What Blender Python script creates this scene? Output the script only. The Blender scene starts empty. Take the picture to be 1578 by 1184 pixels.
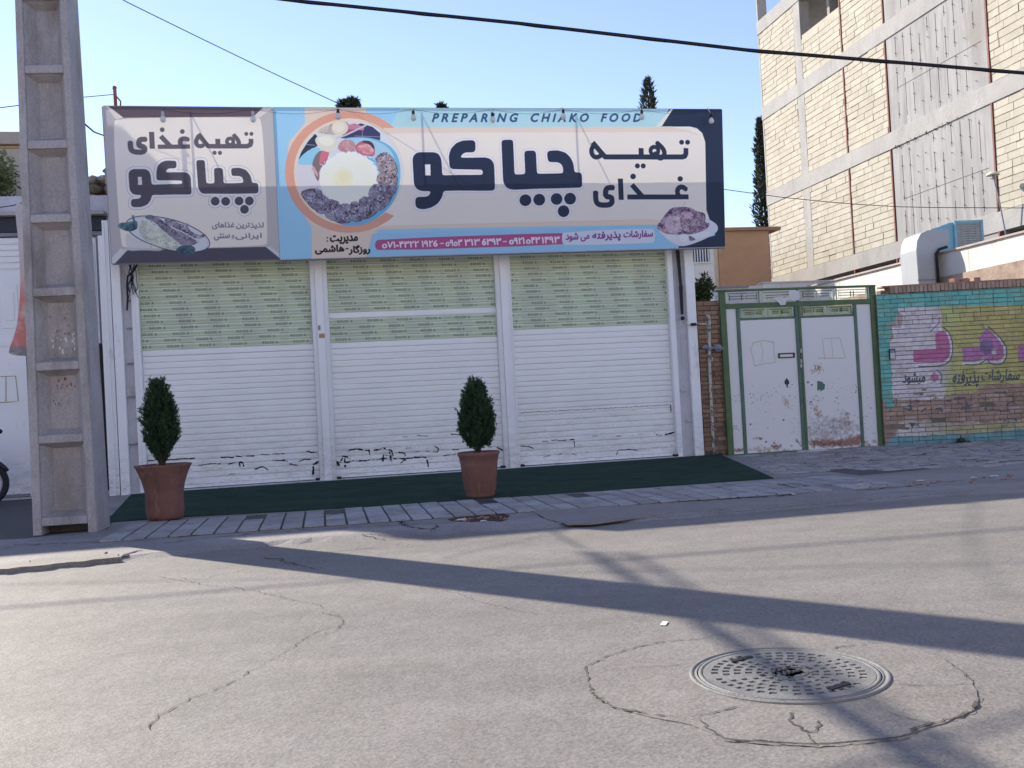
import bpy, math, random
import numpy as np
from mathutils import Vector, Matrix
random.seed(7); rng = np.random.default_rng(7)
S = bpy.context.scene
COL = S.collection
# ------------------------------------------------------------------ camera
FPX, CX, CY = 1500.0, 789.0, 592.0          # focal length in photo pixels, photo centre
PITCH, ROLL, CAMH = math.radians(.95), math.radians(-3.06), 1.1
_f = np.array([0, math.cos(PITCH), math.sin(PITCH)]); _r0 = np.array([1., 0, 0]); _u0 = np.cross(_r0, _f)
_r = _r0*math.cos(ROLL)+_u0*math.sin(ROLL); _u = -_r0*math.sin(ROLL)+_u0*math.cos(ROLL)
CAM = np.array([0, 0, CAMH])
cd = bpy.data.cameras.new('camera'); cam = bpy.data.objects.new('camera', cd); COL.objects.link(cam)
cd.sensor_fit = 'HORIZONTAL'; cd.sensor_width = 36; cd.lens = 36*FPX/1578; cd.clip_start = .05; cd.clip_end = 3000
cam.matrix_world = Matrix(((_r[0], _u[0], -_f[0], 0), (_r[1], _u[1], -_f[1], 0), (_r[2], _u[2], -_f[2], CAMH), (0, 0, 0, 1)))
S.camera = cam
# ------------------------------------------------------------------ light
SUN_AZ, SUN_EL = math.radians(139), math.radians(33.5)      # azimuth counted from +X
SUN = np.array([math.cos(SUN_AZ)*math.cos(SUN_EL), math.sin(SUN_AZ)*math.cos(SUN_EL), math.sin(SUN_EL)])
W = bpy.data.worlds.new('World'); S.world = W; W.use_nodes = True
nt = W.node_tree; bg = nt.nodes['Background']; sky = nt.nodes.new('ShaderNodeTexSky')
sky.sky_type = 'NISHITA'; sky.sun_disc = False; sky.sun_elevation = SUN_EL
sky.sun_rotation = math.pi/2-SUN_AZ; sky.air_density = 1.0; sky.dust_density = .25; sky.ozone_density = 1.6; sky.altitude = 1500
tn = nt.nodes.new('ShaderNodeMix'); tn.data_type = 'RGBA'; tn.blend_type = 'MULTIPLY'; tn.inputs[0].default_value = 1; tn.inputs[7].default_value = (1.10, .97, 1.03, 1)
nt.links.new(sky.outputs[0], tn.inputs[6]); nt.links.new(tn.outputs[2], bg.inputs[0]); bg.inputs[1].default_value = .138
sl = bpy.data.lights.new('sun', 'SUN'); sl.energy = 4.4; sl.angle = math.radians(.53); sl.color = (1, .93, .80)
so = bpy.data.objects.new('sun', sl); COL.objects.link(so)
so.rotation_euler = Vector(SUN).to_track_quat('Z', 'Y').to_euler(); so.location = (0, 0, 30)
S.view_settings.view_transform = 'Standard'; S.view_settings.look = 'None'; S.view_settings.exposure = .96; S.view_settings.gamma = 1
S.view_settings.use_curve_mapping = False
S.render.engine = 'CYCLES'

# ------------------------------------------------------------------ measuring helpers
def ray(x, y): return _f+_r*(x-CX)/FPX-_u*(y-CY)/FPX
def G(x, y, z=0.0):
    d = ray(x, y); return CAM+d*(z-CAMH)/d[2]
def proj(P):
    d = np.asarray(P)-CAM; k = d@_f
    return (CX+FPX*(d@_r)/k, CY-FPX*(d@_u)/k) if k > .1 else (-9999, -9999)
class Frame:
    """x along the wall, y into it, z up (world height)"""
    def __init__(s, o, yaw):
        s.o = np.array([o[0], o[1], 0.]); s.yaw = yaw
        s.U = np.array([math.cos(yaw), math.sin(yaw), 0]); s.W = np.array([-math.sin(yaw), math.cos(yaw), 0])
    def loc(s, px, py, w=0.0):
        d = ray(px, py); P = CAM+d*(((s.o+s.W*w-CAM)@s.W)/(d@s.W)); return ((P-s.o)@s.U, P[2])
    def x(s, px, py, w=0.0): return s.loc(px, py, w)[0]
    def z(s, px, py, w=0.0): return s.loc(px, py, w)[1]
    def gnd(s, px, py, z=0.0):
        P = G(px, py, z)-s.o; return (P@s.U, P@s.W)
    def world(s, x, y, z): return s.o+s.U*x+s.W*y+np.array([0, 0, z])
TH = math.radians(11.1)
_O = G(500, 741, .08)
FAC = Frame(_O, TH)
WORLD = Frame((0, 0), 0)

# ------------------------------------------------------------------ mesh helpers
class MB:
    def __init__(s): s.v = []; s.f = []; s.m = []; s.uv = None
    def add(s, vs, fs, mi=0):
        b = len(s.v); s.v += [tuple(map(float, p)) for p in vs]; s.f += [tuple(i+b for i in f) for f in fs]; s.m += [mi]*len(fs); return s
    def box(s, x0, x1, y0, y1, z0, z1, mi=0):
        if x0 > x1: x0, x1 = x1, x0
        if y0 > y1: y0, y1 = y1, y0
        if z0 > z1: z0, z1 = z1, z0
        return s.add([(x0, y0, z0), (x1, y0, z0), (x1, y1, z0), (x0, y1, z0), (x0, y0, z1), (x1, y0, z1), (x1, y1, z1), (x0, y1, z1)],
                     [(0, 3, 2, 1), (4, 5, 6, 7), (0, 1, 5, 4), (1, 2, 6, 5), (2, 3, 7, 6), (3, 0, 4, 7)], mi)
    def hexa(s, p8, mi=0):
        return s.add(p8, [(0, 3, 2, 1), (4, 5, 6, 7), (0, 1, 5, 4), (1, 2, 6, 5), (2, 3, 7, 6), (3, 0, 4, 7)], mi)
    def prism(s, poly, y0, y1, mi=0):         # poly in x,z
        n = len(poly)
        vs = [(p[0], y0, p[1]) for p in poly]+[(p[0], y1, p[1]) for p in poly]
        return s.add(vs, [tuple(range(n)), tuple(range(2*n-1, n-1, -1))]+[(i, i+n, (i+1) % n+n, (i+1) % n) for i in range(n)], mi)
    def slab(s, poly, z0, z1, mi=0):          # poly in x,y
        n = len(poly)
        vs = [(p[0], p[1], z0) for p in poly]+[(p[0], p[1], z1) for p in poly]
        return s.add(vs, [tuple(range(n-1, -1, -1)), tuple(range(n, 2*n))]+[(i, (i+1) % n, (i+1) % n+n, i+n) for i in range(n)], mi)
    def tube(s, pts, r, n=8, mi=0, caps=True):
        pts = [Vector(p) for p in pts]; R = r if isinstance(r, (list, tuple)) else [r]*len(pts)
        rings = []; up = None
        for i, p in enumerate(pts):
            t = (pts[min(i+1, len(pts)-1)]-pts[max(i-1, 0)]).normalized()
            if up is None: up = Vector((0, 0, 1)) if abs(t.z) < .9 else Vector((1, 0, 0))
            a = t.cross(up).normalized(); b = a.cross(t).normalized(); up = b
            rings.append([p+(a*math.cos(2*math.pi*k/n)+b*math.sin(2*math.pi*k/n))*R[i] for k in range(n)])
        vs = [q for ring in rings for q in ring]; fs = []
        for i in range(len(pts)-1):
            for k in range(n): fs.append((i*n+k, i*n+(k+1) % n, (i+1)*n+(k+1) % n, (i+1)*n+k))
        if caps: fs += [tuple(range(n-1, -1, -1)), tuple(range((len(pts)-1)*n, len(pts)*n))]
        return s.add(vs, fs, mi)
    def lathe(s, prof, c=(0, 0, 0), n=24, rf=None, mi=0):
        vs = []; fs = []
        for (r, z) in prof:
            for k in range(n):
                a = 2*math.pi*k/n; q = r*(rf(a, z) if rf else 1); vs.append((c[0]+q*math.cos(a), c[1]+q*math.sin(a), c[2]+z))
        for i in range(len(prof)-1):
            for k in range(n): fs.append((i*n+k, i*n+(k+1) % n, (i+1)*n+(k+1) % n, (i+1)*n+k))
        if prof[0][0] > 1e-4: fs.append(tuple(range(n-1, -1, -1)))
        if prof[-1][0] > 1e-4: fs.append(tuple(range((len(prof)-1)*n, len(prof)*n)))
        return s.add(vs, fs, mi)
    def ball(s, c, r, n=10, sc=(1, 1, 1), jit=0, mi=0):
        vs = []; fs = []; h = n//2+1
        for i in range(h+1):
            th = math.pi*i/h
            for k in range(n):
                a = 2*math.pi*k/n; j = 1+random.uniform(-jit, jit)
                vs.append((c[0]+r*sc[0]*j*math.sin(th)*math.cos(a), c[1]+r*sc[1]*j*math.sin(th)*math.sin(a), c[2]+r*sc[2]*j*math.cos(th)))
        for i in range(h):
            for k in range(n): fs.append((i*n+k, (i+1)*n+k, (i+1)*n+(k+1) % n, i*n+(k+1) % n))
        return s.add(vs, fs, mi)
OFF = {}
def mesh_of(name, mb, mats, off=(0, 0, 0), smooth=False):
    me = bpy.data.meshes.new(name)
    me.from_pydata([(v[0]-off[0], v[1]-off[1], v[2]-off[2]) for v in mb.v], [], mb.f)
    for m in (mats if isinstance(mats, (list, tuple)) else [mats]): me.materials.append(m)
    if len(me.materials) > 1: me.polygons.foreach_set('material_index', mb.m)
    if mb.uv is not None:
        uv = me.uv_layers.new(name='UVMap'); li = np.zeros(len(me.loops), dtype=np.int32); me.loops.foreach_get('vertex_index', li)
        U = np.array([mb.uv(*v) for v in mb.v], dtype=np.float32); uv.data.foreach_set('uv', U[li].ravel())
    if smooth: me.polygons.foreach_set('use_smooth', [True]*len(me.polygons))
    me.update(); return me
def link(name, me, parent=None, loc=None, root_off=None):
    o = bpy.data.objects.new(name, me); COL.objects.link(o)
    if parent is not None: o.parent = parent; OFF[o] = OFF.get(parent, (0, 0, 0))
    if loc is not None: o.location = loc
    return o
def thing(name, label, cat, fr=WORLD, base=(0, 0, 0), group=None):
    o = bpy.data.objects.new(name, None); COL.objects.link(o); o.empty_display_size = .2
    o.location = fr.world(*base); o.rotation_euler = (0, 0, fr.yaw); OFF[o] = tuple(base)
    o['label'] = label; o['category'] = cat
    if group: o['group'] = group
    return o
def part(name, mb, mats, parent, smooth=False, bevel=0, label=None, kind=None):
    o = link(name, mesh_of(name, mb, mats, OFF.get(parent, (0, 0, 0)), smooth), parent)
    if bevel:
        b = o.modifiers.new('bevel', 'BEVEL'); b.width = bevel; b.segments = 2; b.limit_method = 'ANGLE'
    if label: o['label'] = label
    if kind: o['kind'] = kind
    return o
def solo(name, mb, mats, label, cat, fr=WORLD, base=(0, 0, 0), group=None, smooth=False, bevel=0):
    o = link(name, mesh_of(name, mb, mats, base, smooth)); o.location = fr.world(*base); o.rotation_euler = (0, 0, fr.yaw)
    OFF[o] = tuple(base); o['label'] = label; o['category'] = cat
    if group: o['group'] = group
    if bevel:
        b = o.modifiers.new('bevel', 'BEVEL'); b.width = bevel; b.segments = 2; b.limit_method = 'ANGLE'
    return o
def setting(name, mb, mats, kind='structure', fr=WORLD, smooth=False):
    o = link(name, mesh_of(name, mb, mats, (0, 0, 0), smooth)); o.location = fr.world(0, 0, 0); o.rotation_euler = (0, 0, fr.yaw); o['kind'] = kind; OFF[o] = (0, 0, 0); return o
def soften(P, cap=11):
    o = []; n = len(P)
    for i in range(n):
        a, b, c = P[i-1], P[i], P[(i+1) % n]; la, lc = math.dist(a, b), math.dist(b, c)
        ka, kc = min(.27, cap/max(la, 1e-6)), min(.27, cap/max(lc, 1e-6))
        o += [(b[0]+(a[0]-b[0])*ka, b[1]+(a[1]-b[1])*ka), (b[0]+(c[0]-b[0])*kc, b[1]+(c[1]-b[1])*kc)]
    return o
def chaikin(p, n=1, closed=True):
    p = [tuple(q) for q in p]
    for _ in range(n):
        o = []
        for i in range(len(p) if closed else len(p)-1):
            a = p[i]; b = p[(i+1) % len(p)]
            o.append(tuple(.75*x+.25*y for x, y in zip(a, b))); o.append(tuple(.25*x+.75*y for x, y in zip(a, b)))
        if not closed: o = [p[0]]+o+[p[-1]]
        p = o
    return p

# ------------------------------------------------------------------ materials
def new_mat(name):
    m = bpy.data.materials.new(name); m.use_nodes = True; t = m.node_tree; return m, t, t.nodes['Principled BSDF']
def N(t, typ, **k):
    n = t.nodes.new(typ)
    for a, b in k.items():
        if a.startswith('i_'): n.inputs[a[2:].replace('_', ' ')].default_value = b
        elif a.startswith('n_'): n.inputs[int(a[2:])].default_value = b
        else: setattr(n, a, b)
    return n
def noise(t, scale, det=4, co=None, rough=.6, stretch=None):
    n = N(t, 'ShaderNodeTexNoise', i_Scale=scale, i_Detail=det, i_Roughness=rough)
    if co is None:
        g = N(t, 'ShaderNodeNewGeometry'); co = g.outputs['Position']
    if stretch:
        mp = N(t, 'ShaderNodeMapping'); mp.inputs['Scale'].default_value = stretch; t.links.new(co, mp.inputs[0]); co = mp.outputs[0]
    t.links.new(co, n.inputs['Vector']); return n.outputs[0]
def ramp(t, src, a, b, ca=(0, 0, 0, 1), cb=(1, 1, 1, 1)):
    r = N(t, 'ShaderNodeValToRGB'); e = r.color_ramp.elements; e[0].position = a; e[1].position = b; e[0].color = ca; e[1].color = cb
    t.links.new(src, r.inputs[0]); return r.outputs[0]
def mix(t, fac, a, b, mode='MIX'):
    n = N(t, 'ShaderNodeMix', data_type='RGBA', blend_type=mode)
    for i, v in ((0, fac), (6, a), (7, b)):
        if hasattr(v, 'is_linked') or hasattr(v, 'links'): t.links.new(v, n.inputs[i])
        else: n.inputs[i].default_value = v if i == 0 else (tuple(v)+(1,))[:4]
    return n.outputs[2]
def mat(name, col, rough=.8, var=.15, vs=3., fine=0., fs=60., dirt=None, bump=0., bs=40., metal=0., stretch=None, spec=.3, rand=0.):
    """col with large soft variation, fine grain, optional dirt (colour, lo, hi, scale, stretch)"""
    m, t, p = new_mat(name)
    c = (tuple(col)+(1,))[:4]
    cur = mix(t, ramp(t, noise(t, vs, 5, stretch=stretch), .3, .7), tuple(x*(1-var) for x in col), tuple(min(1, x*(1+var)) for x in col))
    if fine: cur = mix(t, ramp(t, noise(t, fs, 2), .35, .65), mix(t, 1.0, cur, (1-fine,)*3, 'MULTIPLY'), cur)
    if rand:
        oi = N(t, 'ShaderNodeObjectInfo'); at = N(t, 'ShaderNodeAttribute', attribute_name='tint')
        ad = N(t, 'ShaderNodeMath', operation='ADD'); t.links.new(oi.outputs['Random'], ad.inputs[0]); t.links.new(at.outputs['Fac'], ad.inputs[1])
        fr = N(t, 'ShaderNodeMath', operation='FRACT'); t.links.new(ad.outputs[0], fr.inputs[0])
        cur = mix(t, 1.0, cur, ramp(t, fr.outputs[0], 0, 1, (1-rand, 1-rand*1.05, 1-rand*1.2, 1), (1, 1, 1, 1)), 'MULTIPLY')
    if dirt:
        dc, lo, hi, dsc, dst = dirt
        cur = mix(t, ramp(t, noise(t, dsc, 6, stretch=dst, rough=.7), lo, hi), cur, dc)
    t.links.new(cur, p.inputs['Base Color']); p.inputs['Roughness'].default_value = rough; p.inputs['Metallic'].default_value = metal
    p.inputs['Specular IOR Level'].default_value = spec
    if bump:
        b = N(t, 'ShaderNodeBump'); b.inputs['Strength'].default_value = bump; b.inputs['Distance'].default_value = .02
        t.links.new(noise(t, bs, 5), b.inputs['Height']); t.links.new(b.outputs[0], p.inputs['Normal'])
    return m
M = {}
M['white'] = mat('white_paint', (.82, .82, .83), .55, .04, 1.2, dirt=((.32, .28, .26), .62, .78, 2.2, (1, 1, .35)), bump=.05, bs=12)
M['white_old'] = mat('old_white_plaster', (.55, .54, .58), .8, .1, 4, fine=.12, fs=70, dirt=((.25, .2, .18), .6, .75, 5, (1, 1, .4)), bump=.5, bs=25)
M['slat'] = mat('white_slat_paint', (.84, .84, .84), .5, .04, 1.5, dirt=((.56, .52, .47), .60, .85, 1.4, (.35, 1, 3)), spec=.4)
def grime_low(m, top, col, amt):
    # splash dirt and scuffs on the lowest part of a door
    t = m.node_tree; p = t.nodes['Principled BSDF']; src = p.inputs['Base Color'].links[0].from_socket
    g = N(t, 'ShaderNodeNewGeometry'); sx = N(t, 'ShaderNodeSeparateXYZ'); t.links.new(g.outputs['Position'], sx.inputs[0])
    mr = N(t, 'ShaderNodeMapRange'); mr.inputs[1].default_value = 0; mr.inputs[2].default_value = top; mr.inputs[3].default_value = 1; mr.inputs[4].default_value = 0; t.links.new(sx.outputs['Z'], mr.inputs[0])
    a = ramp(t, noise(t, 5, 7, stretch=(.5, 1, 2.4), rough=.78), .46, .72); b = ramp(t, noise(t, 38, 4, stretch=(.3, 1, 1.2), rough=.7), .56, .66)
    ad = N(t, 'ShaderNodeMath', operation='MAXIMUM'); t.links.new(a, ad.inputs[0]); t.links.new(b, ad.inputs[1])
    ml = N(t, 'ShaderNodeMath', operation='MULTIPLY'); t.links.new(ad.outputs[0], ml.inputs[0]); t.links.new(mr.outputs[0], ml.inputs[1])
    m2 = N(t, 'ShaderNodeMath', operation='MULTIPLY'); t.links.new(ml.outputs[0], m2.inputs[0]); m2.inputs[1].default_value = amt
    t.links.new(mix(t, m2.outputs[0], src, col), p.inputs['Base Color'])
grime_low(M['slat'], 1.3, (.42, .37, .33), .8); grime_low(M['white'], .9, (.34, .29, .26), .8)
M['dark'] = mat('dark_rubber', (.02, .02, .025), .7, .2)
M['black'] = mat('black_ink', (.012, .012, .02), .7, .1)
M['navy'] = mat('dark_navy_metal', (.03, .035, .05), .5, .2)
M['stone'] = mat('white_sill_stone', (.55, .54, .55), .6, .12, 6, dirt=((.3, .27, .25), .55, .7, 6, None))
M['concrete'] = mat('rough_concrete', (.41, .385, .40), .9, .12, 2.2, fine=.18, fs=45, dirt=((.23, .205, .19), .5, .72, 3.0, (1, 1, .3)), bump=.6, bs=30)
M['bconcrete'] = mat('frame_concrete', (.37, .355, .335), .9, .1, 1.2, fine=.1, fs=20, dirt=((.24, .23, .225), .52, .78, 1.6, (1, 1, .25)), bump=.4, bs=12)
M['block'] = mat('cream_block', (.485, .445, .365), .9, .07, 1.5, fine=.08, fs=14, rand=.13, bump=.3, bs=16, dirt=((.5, .44, .3), .6, .85, 2.5, None))
M['joint'] = mat('mortar_joint', (.46, .41, .33), .95, .15)
M['rust'] = mat('red_primer_steel', (.20, .075, .055), .7, .25, 5)
M['tan'] = mat('tan_plaster', (.50, .30, .18), .9, .07, .7, dirt=((.36, .2, .11), .5, .85, .5, None))
M['beige'] = mat('beige_plaster', (.44, .38, .31), .9, .07, .8)
M['brick'] = mat('bare_yellow_brick', (.37, .235, .165), .9, .14, 7, fine=.15, fs=70, rand=.35, dirt=((.13, .085, .075), .58, .74, 4, None), bump=.4, bs=60)
M['mortar'] = mat('dark_mortar', (.16, .12, .10), .95, .2)
M['green'] = mat('green_enamel', (.085, .14, .055), .5, .18, 5, dirt=((.07, .12, .075), .45, .7, 3, None))
M['dgreen'] = mat('dull_green_enamel', (.085, .15, .12), .5, .18, 5)
M['cream_bar'] = mat('cream_painted_bar', (.55, .6, .45), .6, .12, 10)
M['terra'] = mat('terracotta', (.20, .098, .082), .85, .14, 6, fine=.1, fs=60, dirt=((.45, .25, .19), .58, .76, 7, (1, 1, .3)), bump=.3, bs=30)
M['soil'] = mat('soil', (.06, .04, .03), 1, .3, 20, bump=.8)
M['carpet'] = mat('green_carpet', (.052, .09, .068), 1, .2, 2, fine=.3, fs=160, dirt=((.085, .10, .085), .56, .8, 3, None), bump=.9, bs=220, spec=.05)
M['tile'] = mat('pavement_tile', (.42, .40, .40), .85, .14, 2.5, fine=.15, fs=80, rand=.24, dirt=((.17, .155, .155), .5, .75, 4, None), bump=.3, bs=50)
M['pipe'] = mat('cream_gas_pipe', (.5, .44, .37), .6, .15, 12, dirt=((.12, .11, .14), .5, .58, 14, None))
M['meter'] = mat('grey_cast_metal', (.22, .24, .29), .55, .15, 10)
M['steel'] = mat('galvanised_sheet', (.36, .37, .38), .5, .06, 3, metal=.0, spec=.5, bump=.05, bs=6)
M['marble'] = mat('white_marble_cladding', (.62, .59, .54), .6, .07, 2, dirt=((.40, .37, .33), .58, .78, 2.6, (1, 1, .5)))
M['cooler'] = mat('turquoise_enamel', (.22, .44, .50), .55, .12, 3, dirt=((.4, .5, .5), .6, .8, 4, None))
M['louver'] = mat('louvre_metal', (.45, .42, .38), .6, .1, 8)
M['bark'] = mat('bark', (.09, .06, .045), .95, .3, 20, bump=.6)
M['cable'] = mat('black_cable', (.012, .012, .016), .6, .2)
M['tape'] = mat('torn_white_film', (.6, .6, .6), .6, .1)
M['iron'] = mat('cast_iron_cover', (.20, .198, .20), .6, .14, 6, fine=.2, fs=90, dirt=((.235, .222, .205), .42, .7, 6, None), metal=.1, bump=.3, bs=80)
M['iron_d'] = mat('cast_iron_recess', (.15, .148, .15), .75, .2, 9, fine=.2, fs=90)
M['crack'] = mat('crack_gap', (.085, .078, .07), 1, .3, 9)
M['rubble'] = mat('rubble_stone', (.30, .25, .21), .95, .3, 6, rand=.45, bump=.8, bs=14)
M['crackd'] = mat('deep_crack', (.03, .028, .027), 1, .3, 9)
M['debris'] = mat('crushed_brick', (.44, .25, .18), .95, .2, 8, rand=.3, bump=.5)
M['redcloth'] = None
def leaf_mat(name, a, b, ts=.25):
    m, t, p = new_mat(name); at = N(t, 'ShaderNodeAttribute', attribute_name='tint')
    c = mix(t, at.outputs['Fac'], a, b); t.links.new(c, p.inputs['Base Color']); p.inputs['Roughness'].default_value = .65
    p.inputs['Specular IOR Level'].default_value = .25
    tr = N(t, 'ShaderNodeBsdfTranslucent'); t.links.new(c, tr.inputs[0]); ms = N(t, 'ShaderNodeMixShader'); ms.inputs[0].default_value = ts
    t.links.new(p.outputs[0], ms.inputs[1]); t.links.new(tr.outputs[0], ms.inputs[2])
    t.links.new(ms.outputs[0], t.nodes['Material Output'].inputs[0]); return m
M['leaf_c'] = leaf_mat('conifer_needles', (.014, .036, .022), (.06, .12, .055))
M['leaf_d'] = leaf_mat('cypress_needles', (.016, .024, .016), (.05, .06, .035))
M['leaf_b'] = leaf_mat('broad_leaves', (.03, .055, .02), (.10, .13, .05))
M['leaf_l'] = leaf_mat('light_leaves', (.07, .11, .04), (.30, .32, .16), .4)

# asphalt
def asphalt(name, base, patchy=.1):
    m, t, p = new_mat(name)
    c = mix(t, ramp(t, noise(t, .5, 7, stretch=(.55, 2.2, 1), rough=.68), .32, .68), tuple(x*(1-patchy) for x in base), tuple(x*(1+patchy) for x in base))
    c = mix(t, ramp(t, noise(t, 3.5, 5, rough=.75), .38, .62), mix(t, 1., c, (.90, .885, .87), 'MULTIPLY'), c)
    sp = N(t, 'ShaderNodeTexVoronoi', i_Scale=95.); g = N(t, 'ShaderNodeNewGeometry'); t.links.new(g.outputs['Position'], sp.inputs['Vector'])
    r = ramp(t, sp.outputs['Color'], .1, .95, (.66, .65, .64, 1), (1.06, 1.0, 1.0, 1)); c = mix(t, 1., c, r, 'MULTIPLY')
    st = ramp(t, noise(t, 1.1, 7, stretch=(.7, 1.5, 1), rough=.72), .56, .80); c = mix(t, st, c, mix(t, 1., c, (.80, .785, .77), 'MULTIPLY')); st2 = ramp(t, noise(t, 13, 5, rough=.7), .60, .78); c = mix(t, st2, c, mix(t, 1., c, (.84, .83, .82), 'MULTIPLY'))
    n2 = ramp(t, noise(t, 260, 2), .66, .74); c = mix(t, n2, c, (.5, .47, .43))
    n3 = ramp(t, noise(t, 55, 3), .66, .76); c = mix(t, n3, c, (.11, .095, .08))
    t.links.new(c, p.inputs['Base Color']); p.inputs['Roughness'].default_value = .68; p.inputs['Specular IOR Level'].default_value = .34
    b = N(t, 'ShaderNodeBump'); b.inputs['Strength'].default_value = .28; b.inputs['Distance'].default_value = .003
    t.links.new(sp.outputs['Distance'], b.inputs['Height'])
    b2 = N(t, 'ShaderNodeBump'); b2.inputs['Strength'].default_value = .35; b2.inputs['Distance'].default_value = .03
    t.links.new(noise(t, 4, 6), b2.inputs['Height']); t.links.new(b.outputs[0], b2.inputs['Normal']); t.links.new(b2.outputs[0], p.inputs['Normal'])
    return m
M['road'] = asphalt('worn_asphalt', (.240, .230, .214), .15)
M['pave'] = asphalt('old_pavement_asphalt', (.29, .275, .27), .28)
M['patch'] = asphalt('concrete_patch', (.255, .242, .224), .12)
M['dkpave'] = asphalt('dark_pavement', (.07, .07, .075), .2)

# ------------------------------------------------------------------ painted prints (numpy canvases)
class Canvas:
    def __init__(s, fr, w, x0, x1, z0, z1, ppm, base):
        s.fr, s.w, s.x0, s.x1, s.z0, s.z1 = fr, w, x0, x1, z0, z1
        s.nx = int((x1-x0)*ppm); s.nz = int((z1-z0)*ppm); s.k = ppm
        s.a = np.zeros((s.nz, s.nx, 3), np.float32); s.a[:] = base
    def P(s, pts, zoom=None):
        """photo (or enlarged crop) positions -> canvas pixels"""
        o = []
        for (x, y) in pts:
            if zoom: x, y = zoom[0]+x/zoom[2], zoom[1]+y/zoom[2]
            a, b = s.fr.loc(x, y, s.w); o.append(((a-s.x0)*s.k, (b-s.z0)*s.k))
        return np.array(o)
    def cover(s, loops, ss=2):
        allp = np.vstack(loops); x0, y0 = np.floor(allp.min(0)).astype(int)-1; x1, y1 = np.ceil(allp.max(0)).astype(int)+1
        x0, y0 = max(x0, 0), max(y0, 0); x1, y1 = min(x1, s.nx), min(y1, s.nz)
        if x1 <= x0 or y1 <= y0: return None
        xs = x0+(np.arange((x1-x0)*ss)+.5)/ss; ys = y0+(np.arange((y1-y0)*ss)+.5)/ss
        c = np.zeros((len(ys), len(xs)), bool)
        for L in loops:
            n = len(L)
            for i in range(n):
                ax, ay = L[i]; bx, by = L[(i+1) % n]
                if ay == by: continue
                rows = np.where((ys >= min(ay, by)) & (ys < max(ay, by)))[0]
                if len(rows) == 0: continue
                xi = ax+(ys[rows]-ay)*(bx-ax)/(by-ay); c[rows] ^= xs[None, :] < xi[:, None]
        cv = c.reshape(y1-y0, ss, x1-x0, ss).mean((1, 3)).astype(np.float32); return cv, (x0, y0, x1, y1)
    def paint(s, cv, bb, col, alpha=1.):
        x0, y0, x1, y1 = bb; A = (cv*alpha)[..., None]; s.a[y0:y1, x0:x1] = s.a[y0:y1, x0:x1]*(1-A)+A*np.asarray(col, np.float32)
    def fill(s, pts, col, zoom=None, alpha=1., smooth=0, holes=()):
        L = [s.P(chaikin(pts, smooth) if smooth else pts, zoom)]+[s.P(h, zoom) for h in holes]
        r = s.cover(L)
        if r: s.paint(r[0], r[1], col, alpha)
    def speck(s, pts, ca, cb, zoom=None, n=900, r=(1, 4), seed=0, smooth=1):
        """mottled fill: random dabs of colours between ca and cb inside an outline"""
        g = np.random.default_rng(seed); L = [s.P(chaikin(pts, smooth) if smooth else pts, zoom)]; q = s.cover(L)
        if not q: return
        cv, bb = q; x0, y0, x1, y1 = bb; h, w = cv.shape
        tex = np.zeros((h, w), np.float32); f = 1.; am = 0
        for sc in (24, 10, 5, 2.5):
            gh, gw = int(h/sc)+3, int(w/sc)+3; gn = g.random((gh, gw)).astype(np.float32)
            yy = np.arange(h)/sc; xx = np.arange(w)/sc; yi = yy.astype(int); xi = xx.astype(int); fy = (yy-yi)[:, None]; fx = (xx-xi)[None]
            fy = fy*fy*(3-2*fy); fx = fx*fx*(3-2*fx)
            v = (gn[yi][:, xi]*(1-fx)+gn[yi][:, xi+1]*fx)*(1-fy)+(gn[yi+1][:, xi]*(1-fx)+gn[yi+1][:, xi+1]*fx)*fy
            tex += v*f; am += f; f *= .85
        tex = np.clip((tex/am-.5)*2.6+.5, 0, 1)[..., None]
        c = np.asarray(ca, np.float32)*(1-tex)+np.asarray(cb, np.float32)*tex; A = cv[..., None]
        s.a[y0:y1, x0:x1] = s.a[y0:y1, x0:x1]*(1-A)+A*c
    def circle(s, c, r, col, zoom=None, ry=None, alpha=1.):
        ry = ry or r; s.fill([(c[0]+r*math.cos(a), c[1]+ry*math.sin(a)) for a in np.linspace(0, 2*math.pi, 40, endpoint=False)], col, zoom, alpha)
    def stroke_mask(s, pts, width, zoom=None, butt=True):
        p = s.P(pts, zoom); sc = 1/zoom[2] if zoom else 1.
        # photo pixel -> canvas pixel scale at this place
        q = s.P([pts[0], (pts[0][0], pts[0][1]+10)], zoom); k = np.hypot(*(q[1]-q[0]))/10
        hw = width*k/2; x0, y0 = np.floor(p.min(0)-hw-2).astype(int); x1, y1 = np.ceil(p.max(0)+hw+2).astype(int)
        x0, y0 = max(x0, 0), max(y0, 0); x1, y1 = min(x1, s.nx), min(y1, s.nz)
        if x1 <= x0 or y1 <= y0: return None
        X, Y = np.meshgrid(np.arange(x0, x1)+.5, np.arange(y0, y1)+.5); D = np.full(X.shape, 1e9)
        for i in range(len(p)-1):
            a, b = p[i], p[i+1]; d = b-a; L = max(np.hypot(*d), 1e-6); t = ((X-a[0])*d[0]+(Y-a[1])*d[1])/L**2
            tc = np.clip(t, 0, 1); dd = np.hypot(X-a[0]-tc*d[0], Y-a[1]-tc*d[1])
            if butt and i == 0: dd = np.where(t < 0, np.maximum(dd, hw+(-t)*L), dd)
            if butt and i == len(p)-2: dd = np.where(t > 1, np.maximum(dd, hw+(t-1)*L), dd)
            D = np.minimum(D, dd)
        return np.clip(hw-D+.5, 0, 1).astype(np.float32), (x0, y0, x1, y1)
    def stroke(s, pts, width, col, zoom=None, butt=True, alpha=1., smooth=0):
        if smooth: pts = chaikin(pts, smooth, False)
        r = s.stroke_mask(pts, width, zoom, butt)
        if r: s.paint(r[0], r[1], col, alpha)
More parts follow.
